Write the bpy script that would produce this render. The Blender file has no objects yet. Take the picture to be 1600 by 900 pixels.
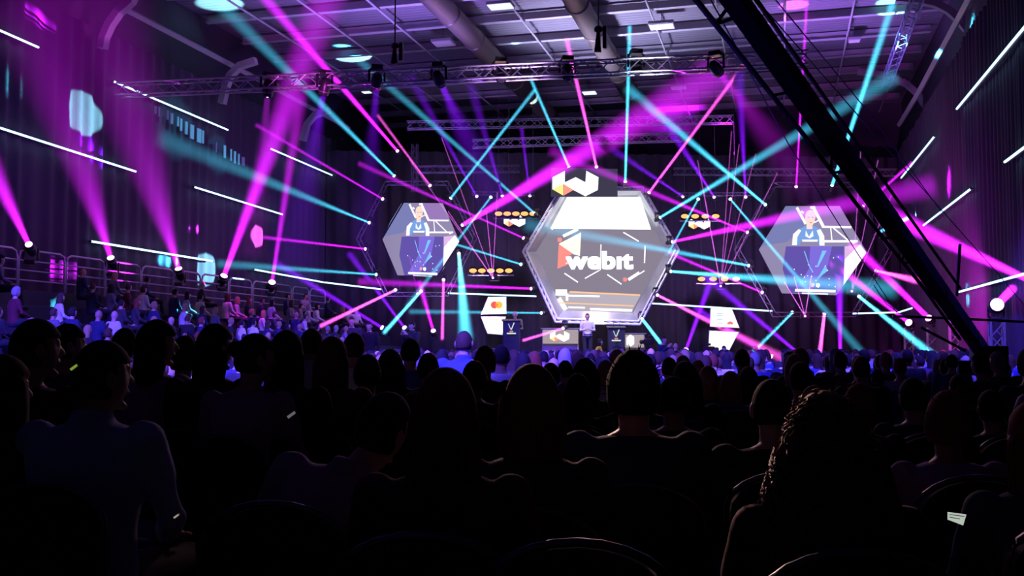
import bpy, bmesh, math, random
from mathutils import Vector, Matrix, noise
R = math.radians
PI = math.pi
rnd = random.Random(11)
S = bpy.context.scene
COL = S.collection
S.view_settings.view_transform = 'Standard'
S.view_settings.look = 'None'
S.view_settings.gamma = 1
S.view_settings.exposure = 0
S.cycles.use_denoising = True
S.cycles.max_bounces = 3
S.cycles.diffuse_bounces = 2
S.cycles.glossy_bounces = 2
S.cycles.volume_bounces = 0
S.cycles.sample_clamp_indirect = 2

# ------------------------------------------------------------------ camera
YAW, PITCH, F = R(14.7), math.atan(101 / 1600), 1600.0
CAM = Vector((0, 0, 1.35))
FWD = Vector((-math.sin(YAW) * math.cos(PITCH), math.cos(YAW) * math.cos(PITCH), math.sin(PITCH)))
RGT = Vector((math.cos(YAW), math.sin(YAW), 0))
UP = RGT.cross(FWD)
cd = bpy.data.cameras.new('camera')
co = bpy.data.objects.new('camera', cd)
COL.objects.link(co)
cd.lens = 36
cd.sensor_width = 36
cd.clip_end = 200
cd.clip_start = .05
co.location = CAM
co.rotation_euler = (PI / 2 + PITCH, 0, YAW)
S.camera = co
XL, XR, ZC = -19.0, 5.3, 13.0
BACK = 46.0


def ray(px, py):
    return FWD + RGT * ((px - 800) / F) - UP * ((py - 450) / F)


def P(px, py, d):
    return CAM + ray(px, py) * d


def PX(px, py, x):
    r = ray(px, py)
    return CAM + r * ((x - CAM.x) / r.x)


def PZ(px, py, z):
    r = ray(px, py)
    return CAM + r * ((z - CAM.z) / r.z)


# ------------------------------------------------------------------ materials
MATS = {}


def pbr(name, c, rough=.6, metal=0., bump=None, var=0.0, scale=20.):
    if name in MATS:
        return MATS[name]
    m = bpy.data.materials.new(name)
    m.use_nodes = True
    nt = m.node_tree
    b = nt.nodes['Principled BSDF']
    b.inputs['Base Color'].default_value = (*c, 1)
    b.inputs['Roughness'].default_value = rough
    b.inputs['Metallic'].default_value = metal
    if var:
        tc = nt.nodes.new('ShaderNodeTexCoord')
        n = nt.nodes.new('ShaderNodeTexNoise')
        n.inputs['Scale'].default_value = scale
        mx = nt.nodes.new('ShaderNodeMix')
        mx.data_type = 'RGBA'
        mx.inputs[6].default_value = (*[v * (1 - var) for v in c], 1)
        mx.inputs[7].default_value = (*[min(1, v * (1 + var)) for v in c], 1)
        nt.links.new(tc.outputs['Object'], n.inputs['Vector'])
        nt.links.new(n.outputs['Fac'], mx.inputs[0])
        nt.links.new(mx.outputs[2], b.inputs['Base Color'])
        bp = nt.nodes.new('ShaderNodeBump')
        bp.inputs['Strength'].default_value = .25
        nt.links.new(n.outputs['Fac'], bp.inputs['Height'])
        nt.links.new(bp.outputs[0], b.inputs['Normal'])
    MATS[name] = m
    return m


SAMPLED = {'display_white', 'screen_veil_grey', 'led_tube_light'}


def emi(name, c, s=1.0):
    if name in MATS:
        return MATS[name]
    m = bpy.data.materials.new(name)
    m.use_nodes = True
    nt = m.node_tree
    nt.nodes.clear()
    o = nt.nodes.new('ShaderNodeOutputMaterial')
    e = nt.nodes.new('ShaderNodeEmission')
    e.inputs[0].default_value = (*c, 1)
    e.inputs[1].default_value = s
    nt.links.new(e.outputs[0], o.inputs[0])
    m.cycles.emission_sampling = 'FRONT' if name in SAMPLED else 'NONE'
    MATS[name] = m
    return m


def haze(name, dens, g=0.0):
    if name in MATS:
        return MATS[name]
    m = bpy.data.materials.new(name)
    m.use_nodes = True
    nt = m.node_tree
    nt.nodes.clear()
    o = nt.nodes.new('ShaderNodeOutputMaterial')
    v = nt.nodes.new('ShaderNodeVolumeScatter')
    v.inputs['Density'].default_value = dens
    v.inputs['Anisotropy'].default_value = g
    nt.links.new(v.outputs[0], o.inputs['Volume'])
    MATS[name] = m
    return m


BLACK = pbr('black_metal', (.012, .012, .014), .35, .3)
BLACKP = pbr('black_plastic', (.018, .018, .02), .4)
ALU = pbr('aluminium_tube', (.55, .55, .58), .35, .6)
DALU = pbr('dark_aluminium', (.2, .2, .22), .45, .5)
STEEL = pbr('painted_steel', (.45, .45, .5), .5, .2)


# ------------------------------------------------------------------ object helpers
def link(name, me, mats, parent=None):
    o = bpy.data.objects.new(name, me)
    COL.objects.link(o)
    if not isinstance(mats, (list, tuple)):
        mats = [mats]
    for m in mats:
        me.materials.append(m)
    if parent:
        o.parent = parent
    return o


def obj(name, bm, mats, parent=None, smooth=False, world=True):
    """bm in world coordinates unless world=False; converted to the parent's frame."""
    me = bpy.data.meshes.new(name)
    bmesh.ops.recalc_face_normals(bm, faces=bm.faces)
    if smooth:
        for f in bm.faces:
            f.smooth = True
    if parent and world:
        M = parent.matrix_basis
        q = parent
        while q.parent:
            q = q.parent
            M = q.matrix_basis @ M
        bm.transform(M.inverted())
    bm.to_mesh(me)
    bm.free()
    return link(name, me, mats, parent)


def tag(o, label=None, cat=None, group=None, kind=None):
    if label:
        o['label'] = label
    if cat:
        o['category'] = cat
    if group:
        o['group'] = group
    if kind:
        o['kind'] = kind
    return o


def thing(name, label, cat, loc=(0, 0, 0), rz=0., group=None):
    o = bpy.data.objects.new(name, None)
    o.empty_display_size = .1
    COL.objects.link(o)
    o.location = loc
    o.rotation_euler = (0, 0, rz)
    o.matrix_basis = Matrix.Translation(Vector(loc)) @ Matrix.Rotation(rz, 4, 'Z')
    return tag(o, label, cat, group)


def frame_of(d):
    d = Vector(d).normalized()
    a = Vector((0, 0, 1)) if abs(d.z) < .9 else Vector((1, 0, 0))
    u = d.cross(a).normalized()
    return d, u, u.cross(d).normalized()


def rings_to(bm, rings, cap=True, mi=0):
    vs = [[bm.verts.new(p) for p in r] for r in rings]
    n = len(vs[0])
    for a, b in zip(vs, vs[1:]):
        for i in range(n):
            f = bm.faces.new((a[i], a[(i + 1) % n], b[(i + 1) % n], b[i]))
            f.material_index = mi
    if cap:
        bm.faces.new(vs[0][::-1]).material_index = mi
        bm.faces.new(vs[-1]).material_index = mi
    return vs


def tube(bm, pts, r, seg=8, mi=0):
    pts = [Vector(p) for p in pts]
    rr = r if isinstance(r, (list, tuple)) else [r] * len(pts)
    rings = []
    for i, p in enumerate(pts):
        a = pts[max(0, i - 1)]
        b = pts[min(len(pts) - 1, i + 1)]
        d, u, v = frame_of(b - a)
        rings.append([p + (u * math.cos(t) + v * math.sin(t)) * rr[i] for t in [2 * PI * k / seg for k in range(seg)]])
    rings_to(bm, rings, True, mi)


def capsule(bm, pts, radii, seg=12):
    """tube with rounded ends"""
    pts = [Vector(p) for p in pts]
    d0 = (pts[0] - pts[1]).normalized()
    d1 = (pts[-1] - pts[-2]).normalized()
    a = [(pts[0] + d0 * radii[0] * s, radii[0] * c) for s, c in ((.97, .25), (.7, .7), (.35, .93))]
    b = [(pts[-1] + d1 * radii[-1] * s, radii[-1] * c) for s, c in ((.35, .93), (.7, .7), (.97, .25))]
    pp = [x[0] for x in a] + pts + [x[0] for x in b]
    rr = [x[1] for x in a] + list(radii) + [x[1] for x in b]
    tube(bm, pp, rr, seg)


def box(bm, c, s, M=None, bev=0.0, mi=0):
    c = Vector(c)
    r = bmesh.ops.create_cube(bm, size=1)
    vs = r['verts']
    for v in vs:
        v.co = Vector((v.co.x * s[0], v.co.y * s[1], v.co.z * s[2]))
    if bev:
        es = list({e for v in vs for e in v.link_edges})
        g = bmesh.ops.bevel(bm, geom=es, offset=bev, segments=2, affect='EDGES', profile=.5)
        vs = list({v for f in g['faces'] for v in f.verts} | {v for v in vs if v.is_valid})
    for v in vs:
        v.co = (M @ v.co if M is not None else v.co) + c
    for f in {f for v in vs for f in v.link_faces}:
        f.material_index = mi


def ellipsoid(bm, c, s, u=16, v=10, M=None):
    r = bmesh.ops.create_uvsphere(bm, u_segments=u, v_segments=v, radius=1)
    for w in r['verts']:
        w.co = Vector((w.co.x * s[0], w.co.y * s[1], w.co.z * s[2]))
        if M is not None:
            w.co = M @ w.co
        w.co += Vector(c)


def extrude_poly(bm, pts, n, t, mi=0):
    """pts: coplanar world points; extruded by t along n (away from the viewer)"""
    n = Vector(n).normalized()
    a = [bm.verts.new(p) for p in pts]
    b = [bm.verts.new(Vector(p) + n * t) for p in pts]
    fs = [bm.faces.new(a), bm.faces.new(b[::-1])]
    k = len(a)
    for i in range(k):
        fs.append(bm.faces.new((a[i], b[i], b[(i + 1) % k], a[(i + 1) % k])))
    for f in fs:
        f.material_index = mi


def link_light(name, data, loc, target, parent=None):
    o = bpy.data.objects.new(name, data)
    COL.objects.link(o)
    d = Vector(target) - Vector(loc)
    M = Matrix.Translation(Vector(loc)) @ d.to_track_quat('-Z', 'Y').to_matrix().to_4x4()
    o.matrix_basis = M
    return o


def spot(loc, target, deg, c, w, blend=.15, r=.05):
    l = bpy.data.lights.new('spot_light', 'SPOT')
    l.spot_size = R(deg)
    l.spot_blend = blend
    l.color = c
    l.energy = w
    l.shadow_soft_size = r
    return link_light('spot_light', l, loc, target)


def area(loc, target, sx, sy, c, w, spread=180):
    l = bpy.data.lights.new('area_light', 'AREA')
    l.shape = 'RECTANGLE'
    l.size, l.size_y = sx, sy
    l.color = c
    l.energy = w
    l.spread = R(spread)
    o = link_light('wash_light', l, loc, target)
    o.visible_camera = True
    return o


# ------------------------------------------------------------------ room
def struct(name, bm, m, smooth=False):
    return tag(obj(name, bm, m, None, smooth), kind='structure')


def curtain(name, a, b, z0, z1, m, wl=.42, amp=.09, off=Vector((0, 0, 0))):
    """pleated drape running from a to b"""
    a, b = Vector(a), Vector(b)
    L = (b - a).length
    d = (b - a).normalized()
    n = Vector((-d.y, d.x, 0))
    k = int(L / wl * 8)
    bm = bmesh.new()
    rows = [z0, z0 + (z1 - z0) * .35, z0 + (z1 - z0) * .7, z1]
    g = []
    for i in range(k + 1):
        s = L * i / k
        wob = .25 * noise.noise(Vector((s * .6, 3.1, 0)))
        col = []
        for j, z in enumerate(rows):
            ph = 2 * PI * s / wl + 2.2 * noise.noise(Vector((s * .5, z * .05, 7)))
            am = amp * (1 + .8 * noise.noise(Vector((s * 1.3, j * .3, 1))))
            p = a + d * s + n * (am * math.sin(ph) + wob * .3) + off
            col.append(bm.verts.new((p.x, p.y, z)))
        g.append(col)
    for i in range(k):
        for j in range(len(rows) - 1):
            bm.faces.new((g[i][j], g[i + 1][j], g[i + 1][j + 1], g[i][j + 1]))
    return obj(name, bm, m, None, True)


floor_m = pbr('dark_carpet', (.02, .02, .024), .9, 0, var=.3, scale=8)
wall_m = pbr('dark_wall', (.05, .045, .07), .8)
ceil_m = pbr('ceiling_deck', (.17, .165, .2), .7)
nt = ceil_m.node_tree
wv = nt.nodes.new('ShaderNodeTexWave')
wv.inputs['Scale'].default_value = 1.3
wv.bands_direction = 'Y'
tc = nt.nodes.new('ShaderNodeTexCoord')
bp = nt.nodes.new('ShaderNodeBump')
bp.inputs['Strength'].default_value = .3
bp.inputs['Distance'].default_value = .2
nt.links.new(tc.outputs['Object'], wv.inputs[0])
nt.links.new(wv.outputs['Fac'], bp.inputs['Height'])
nt.links.new(bp.outputs[0], nt.nodes['Principled BSDF'].inputs['Normal'])
drape_m = pbr('dark_drape', (.055, .045, .075), .85)
back_m = pbr('black_drape', (.035, .03, .045), .9)

YB = 50.0
bm = bmesh.new()
box(bm, ((XL + XR) / 2, YB / 2 - 2, -.1), (XR - XL + 1, YB + 6, .2))
struct('floor', bm, floor_m)
bm = bmesh.new()
box(bm, (XL - .45, YB / 2 - 2, ZC / 2), (.3, YB + 6, ZC))
struct('wall_left', bm, wall_m)
bm = bmesh.new()
box(bm, (XR + .45, YB / 2 - 2, ZC / 2), (.3, YB + 6, ZC))
struct('wall_right', bm, wall_m)
bm = bmesh.new()
box(bm, ((XL + XR) / 2, YB + .3, ZC / 2), (XR - XL + 1.2, .3, ZC))
struct('wall_back', bm, wall_m)
bm = bmesh.new()
box(bm, ((XL + XR) / 2, -4.9, ZC / 2), (XR - XL + 1.2, .3, ZC))
struct('wall_rear', bm, wall_m)
bm = bmesh.new()
box(bm, ((XL + XR) / 2, YB / 2 - 2, ZC + .15), (XR - XL + 1.2, YB + 6, .3))
struct('ceiling', bm, ceil_m)

c1 = P(510, 500, 44.5)
c2 = P(1405, 500, 44.5)
tag(curtain('stage_drape', (XL + .3, c1.y - 1.0, 0), (XR - .2, c2.y + .6, 0), 0, 10.0, back_m, .6, .08),
    'black pleated drape hanging across the back of the stage', 'curtain')
tag(curtain('pleated_drape', (XL + .25, 6, 0), (XL + .25, 41, 0), 0, 10.6, drape_m, .55, .045),
    'dark drape covering the wall behind the raised seating', 'curtain')
tag(curtain('pleated_drape', (XR - .1, 48, 0), (XR - .1, 4, 0), 0, 10.2, drape_m, .38, .08),
    'dark pleated drape behind the camera crane, washed in purple', 'curtain')

# ceiling steelwork ---------------------------------------------------
n_b = 0
for i, y in enumerate([26 + 2.45 * k for k in range(10)]):
    bm = bmesh.new()
    box(bm, ((XL + XR) / 2, y, ZC - .17), (XR - XL, .07, .24))
    box(bm, ((XL + XR) / 2, y, ZC - .3), (XR - XL, .2, .03))
    tag(obj('ceiling_beam', bm, STEEL), kind='structure')
for x in [XL + 2.1 + 2.15 * k for k in range(11)]:
    bm = bmesh.new()
    tube(bm, [(x, 20, ZC - .42), (x, YB, ZC - .42)], .035, 6)
    tag(obj('ceiling_rail', bm, STEEL), kind='structure')
duct_m = pbr('galvanised_duct', (.17, .145, .13), .4, .4)
for (px, py), lab in (((690, 10), 'round galvanised air duct under the ceiling, nearer the raised seating'),
                      ((905, 10), 'round galvanised air duct under the ceiling above the main hexagon')):
    q = PZ(px, py, 12.2)
    t = thing('air_duct', lab, 'duct', (q.x, 24, 12.2), group='ceiling air ducts')
    bm = bmesh.new()
    tube(bm, [(q.x, 24 + k, 12.2) for k in range(0, 23)], .36, 16)
    obj('duct_pipe', bm, duct_m, t, True)
    for k in range(8):
        bm = bmesh.new()
        y = 25 + 2.8 * k
        tube(bm, [(q.x, y, 12.2), (q.x, y + .1, 12.2)], .4, 16)
        obj('joint_ring', bm, duct_m, t, True)

panel_on = emi('ceiling_lamp_on', (.8, .95, 1), 1.2)
panel_dim = pbr('white_panel', (.75, .75, .8), .5)
for px, py, w, l, m, lab in ((782, 10, .75, .5, panel_on, 'lit square ceiling lamp above the main lighting truss'),
                             (1034, 41, .8, .6, panel_dim, 'unlit white ceiling panel near the crane boom'),
                             (921, 145, .55, .5, panel_on, 'small lit ceiling lamp above the stage trusses'),
                             (693, 68, .7, .6, panel_dim, 'unlit white ceiling panel over the main truss'),
                             (573, 144, .35, .3, panel_on, 'tiny lit ceiling lamp beside a hanging moving head'),
                             (1060, 137, .6, .5, panel_dim, 'pale ceiling panel over the far stage truss'),
                             (1335, 64, .35, .3, panel_dim, 'small ceiling panel between crane and curved rib')):
    q = PZ(px, py, ZC - .55)
    t = thing('ceiling_lamp', lab, 'ceiling light', q)
    bm = bmesh.new()
    box(bm, q + Vector((0, 0, .05)), (w + .06, l + .06, .1), bev=.01)
    obj('housing', bm, STEEL, t)
    bm = bmesh.new()
    box(bm, q + Vector((0, 0, -.01)), (w, l, .03))
    obj('diffuser', bm, m, t)
    bm = bmesh.new()
    tube(bm, [q + Vector((0, 0, .1)), (q.x, q.y, ZC)], .012, 5)
    obj('hanger', bm, DALU, t)


def rib(pts, w, lab, zdir=0):
    bm = bmesh.new()
    V = [Vector(p) for p in pts]
    rings = []
    for i, p in enumerate(V):
        d = (V[min(len(V) - 1, i + 1)] - V[max(0, i - 1)]).normalized()
        y = Vector((0, 1, 0))
        n = d.cross(y).normalized()
        rings.append([p + n * w / 2 + y * .12, p + n * w / 2 - y * .12, p - n * w / 2 - y * .12, p - n * w / 2 + y * .12])
    rings_to(bm, rings)
    return tag(obj('roof_rib', bm, STEEL), lab, 'roof rib')


def onY(pp, Y):
    out = []
    for px, py in pp:
        r = ray(px, py)
        out.append(CAM + r * (Y / r.y))
    return out


rib(onY([(1400, -2), (1440, 1), (1462, 6), (1482, 16), (1500, 32), (1514, 50), (1524, 70), (1528, 93)], 33.5), .22,
    'grey curved roof rib meeting the wall above the crane')
rib(onY([(1340, 112), (1370, 115), (1395, 121), (1417, 132), (1435, 148), (1447, 168), (1453, 192)], 43), .22,
    'grey curved roof rib further off above the side screen')
rib(onY([(215, -20), (205, 2), (186, 18), (172, 38), (163, 58), (160, 76)], 24.5), .22,
    'curved roof rib lit magenta over the wall of light tubes')
rib(onY([(400, 95), (375, 103), (360, 118), (352, 138), (347, 162)], 31), .22,
    'curved roof rib behind the end of the main truss')
rib(onY([(515, 172), (492, 180), (480, 194), (473, 220)], 37), .22,
    'curved roof rib furthest along the draped wall')
for a, b, X, lab in (((188, 10), (372, 107), XL + .8, 'steel eaves beam running over the draped wall, first length'),
                     ((372, 107), (545, 200), XL + .8, 'steel eaves beam running over the draped wall, far length'),
                     ((1520, -12), (1435, 145), XR - .5, 'steel eaves beam over the purple drape, first length'),
                     ((1435, 145), (1405, 195), XR - .5, 'steel eaves beam over the purple drape, far length')):
    bm = bmesh.new()
    p, q = PX(*a, X), PX(*b, X)
    tube(bm, [p, q], .1, 4)
    tag(obj('eaves_beam', bm, STEEL), lab, 'beam')


# ------------------------------------------------------------------ trusses
def truss_meshes(t, a, b, s, m, r=.022, step=None, sag=None):
    a, b = Vector(a), Vector(b)
    d, u, v = frame_of(b - a)
    L = (b - a).length
    h = s / 2
    offs = [u * h + v * h, u * h - v * h, -u * h - v * h, -u * h + v * h]
    for o in offs:
        bm = bmesh.new()
        tube(bm, [a + o, b + o], r, 6)
        obj('chord', bm, m, t)
    n = max(2, int(round(L / (step or s * 1.1))))
    bm = bmesh.new()
    for k in range(4):
        o1, o2 = offs[k], offs[(k + 1) % 4]
        for i in range(n):
            p = a + d * (L * i / n) + (o1 if i % 2 else o2)
            q = a + d * (L * (i + 1) / n) + (o2 if i % 2 else o1)
            tube(bm, [p, q], r * .6, 4)
    obj('bracing_lattice', bm, m, t)


def truss(a, b, s, m, label, cat='truss', r=.022, step=None, group=None, name='lighting_truss'):
    t = thing(name, label, cat, a, group=group)
    truss_meshes(t, a, b, s, m, r, step)
    return t


A0, A1 = P(184, 141, 29.8), P(1262, 92, 26.5)
truss(A0, A1, .35, ALU, 'long aluminium lighting truss carrying eight hanging moving heads', r=.03)
truss(P(636, 196, 41), P(1145, 187, 41), .3, ALU, 'upper aluminium truss over the stage, behind the main truss')
truss(P(738, 225, 39.5), P(1076, 214, 39.5), .3, ALU, 'bright lower truss just above the white logo sign')
truss(P(650, 265, 40.5), P(812, 264, 40.5), .25, DALU, 'short dim truss beside the sign, over the smaller side screen')
truss(P(1052, 268, 40.5), P(1400, 270, 40), .25, DALU, 'dim truss above the larger side screen')
truss(P(1400, -15, 30), P(1452, -40, 24), .3, DALU, 'blue lit truss stub up under the roof')
truss(P(1436, -10, 30), P(1385, 130, 38), .3, pbr('blue_light_truss', (.3, .32, .6), .5, .2), 'blue tinted truss running beside the tall cyan beam')  # blue light put into the truss colour
truss(P(737, 302, 40), P(836, 303, 40), .12, DALU, 'thin batten truss holding violet lamps by the five lamp blinder', r=.015)
truss(P(1058, 304, 40), P(1175, 303, 40), .12, DALU, 'thin batten truss holding violet lamps by the four lamp blinder', r=.015)
for px, top, bot, d, lab in ((1420, 512, 585, 38, 'slim aluminium tower standing nearest the stage beside the crane'),
                             (1456, 512, 585, 35.5, 'aluminium tower hit by the wide cyan beam'),
                             (1492, 500, 585, 30.5, 'thin aluminium tower just behind the crane boom'),
                             (1557, 503, 590, 24, 'aluminium tower under the biggest magenta lamp')):
    q = P(px, top, d)
    truss((q.x, q.y, 0), (q.x, q.y, q.z), .29, ALU, lab, 'truss tower', r=.025, name='truss_tower')
q0 = P(648, 225, 40)
q1 = P(648, 300, 40)
truss(q0, q1, .2, DALU, 'short vertical truss hanging above the smaller side screen', 'truss', r=.015)

# fixtures with beams -------------------------------------------------
VOL = haze('lit_haze', .05)
MAG, CYA, VIO, PNK = (.68, .012, .95), (.06, .52, .8), (.22, .006, .95), (1, .09, .75)
LENS = {MAG: emi('lens_magenta', (1, .55, 1), 3), CYA: emi('lens_cyan', (.65, .95, 1), 2.2), VIO: emi('lens_violet', (.85, .6, 1), 2.2), PNK: emi('lens_pink', (1, .6, .95), 2.5)}


BEAMS = []


def moving_head(src, dst, size, col, label, r0=None, r1=None, power=0, cat='stage light', mount='down', group=None, lens_r=None, vol=None, flen=1.0):
    """base, yoke, head, lens and, if lit, the shaft of lit haze in front of the lens"""
    src, dst = Vector(src), Vector(dst)
    d = (dst - src).normalized()
    s = size
    cen = src - d * s * .45
    up = {'down': Vector((0, 0, 1)), 'up': Vector((0, 0, -1)), 'back': Vector((0, 1, 0)) * 1}[mount]
    side = d.cross(up)
    side = side.normalized() if side.length > .1 else Vector((1, 0, 0))
    base = cen + up * s * .75
    t = thing('moving_head_light', label, cat, base, group=group)
    bm = bmesh.new()
    Mx = Matrix((side, up.cross(side).normalized(), up)).transposed()
    box(bm, base, (s * .6, s * .55, s * .24), Mx, s * .04)
    obj('base', bm, BLACKP, t)
    bm = bmesh.new()
    for sg in (-1, 1):
        tube(bm, [base + side * sg * s * .2, base + side * sg * s * .4 - up * s * .15, cen + side * sg * s * .42 - up * s * .05], [s * .07, s * .07, s * .06], 6)
    obj('yoke', bm, BLACKP, t)
    bm = bmesh.new()
    R0 = max(s * .3, (lens_r or 0) * 1.25)
    tube(bm, [cen - d * s * .5, cen - d * s * .42, cen - d * s * .1, cen + d * s * .2, cen + d * s * .42, src],
         [R0 * .45, R0 * .8, R0 * .98, R0, R0 * .92, R0 * .88], 16)
    hd = obj('head', bm, BLACKP, t, True)
    bm = bmesh.new()
    lr = lens_r or max(r0 or 0, s * .2)
    tube(bm, [src - d * .005, src + d * .012, src + d * .03], [lr, lr, lr * .6], 16)
    obj('lens', bm, LENS[col] if power else pbr('dark_lens', (.1, .09, .12), .08), hd, True)
    bm = bmesh.new()
    tube(bm, [cen + d * s * .18, cen + d * s * .25], [R0 * 1.04, R0 * 1.04], 16)
    obj('trim_ring', bm, DALU, hd, True)
    if power:
        a = src + d * .05
        L = (dst - a).length
        bm = bmesh.new()
        tube(bm, [a, dst], [r0 * 1.02, r1 * 1.02], 24)
        BEAMS.append([obj('light_beam', bm, vol or VOL, t), None])
        l = bpy.data.lights.new('beam_light', 'AREA')
        l.shape = 'DISK'
        l.size = 2 * r0
        l.spread = max(R(.4), 2 * math.atan((r1 - r0) / L))
        l.energy = power
        l.color = col
        BEAMS[-1][1] = link_light('beam_light', l, src + d * .045, dst)
    return t


def beam(sx, sy, sd, ex, ey, ed, w0, w1, col, k, label, size=.3, mount='down', lens=None):
    r0 = max(.03, w0 / 2 / F * sd)
    r1 = w1 / 2 / F * ed
    a, b = P(sx, sy, sd), P(ex, ey, ed)
    tm = 1.0
    for lo, hi, ax in ((XL + .5 + min(.25, r1 * .5), XR - .3 - min(.25, r1 * .5), 0), (-2, 44, 1), (.06, ZC - .02, 2)):
        dv = b[ax] - a[ax]
        if dv > 1e-6:
            tm = min(tm, (hi - a[ax]) / dv)
        elif dv < -1e-6:
            tm = min(tm, (lo - a[ax]) / dv)
    tm = max(.05, tm)
    w1 = 2 * F / ed * (r0 + (r1 - r0) * tm)
    b = a.lerp(b, tm)
    r1 = r0 + (r1 - r0) * tm
    moving_head(a, b, size, col, label, r0, r1, k * 20 * (r0 / .05), mount=mount, lens_r=(lens or 3.2) / F * sd)


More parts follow.
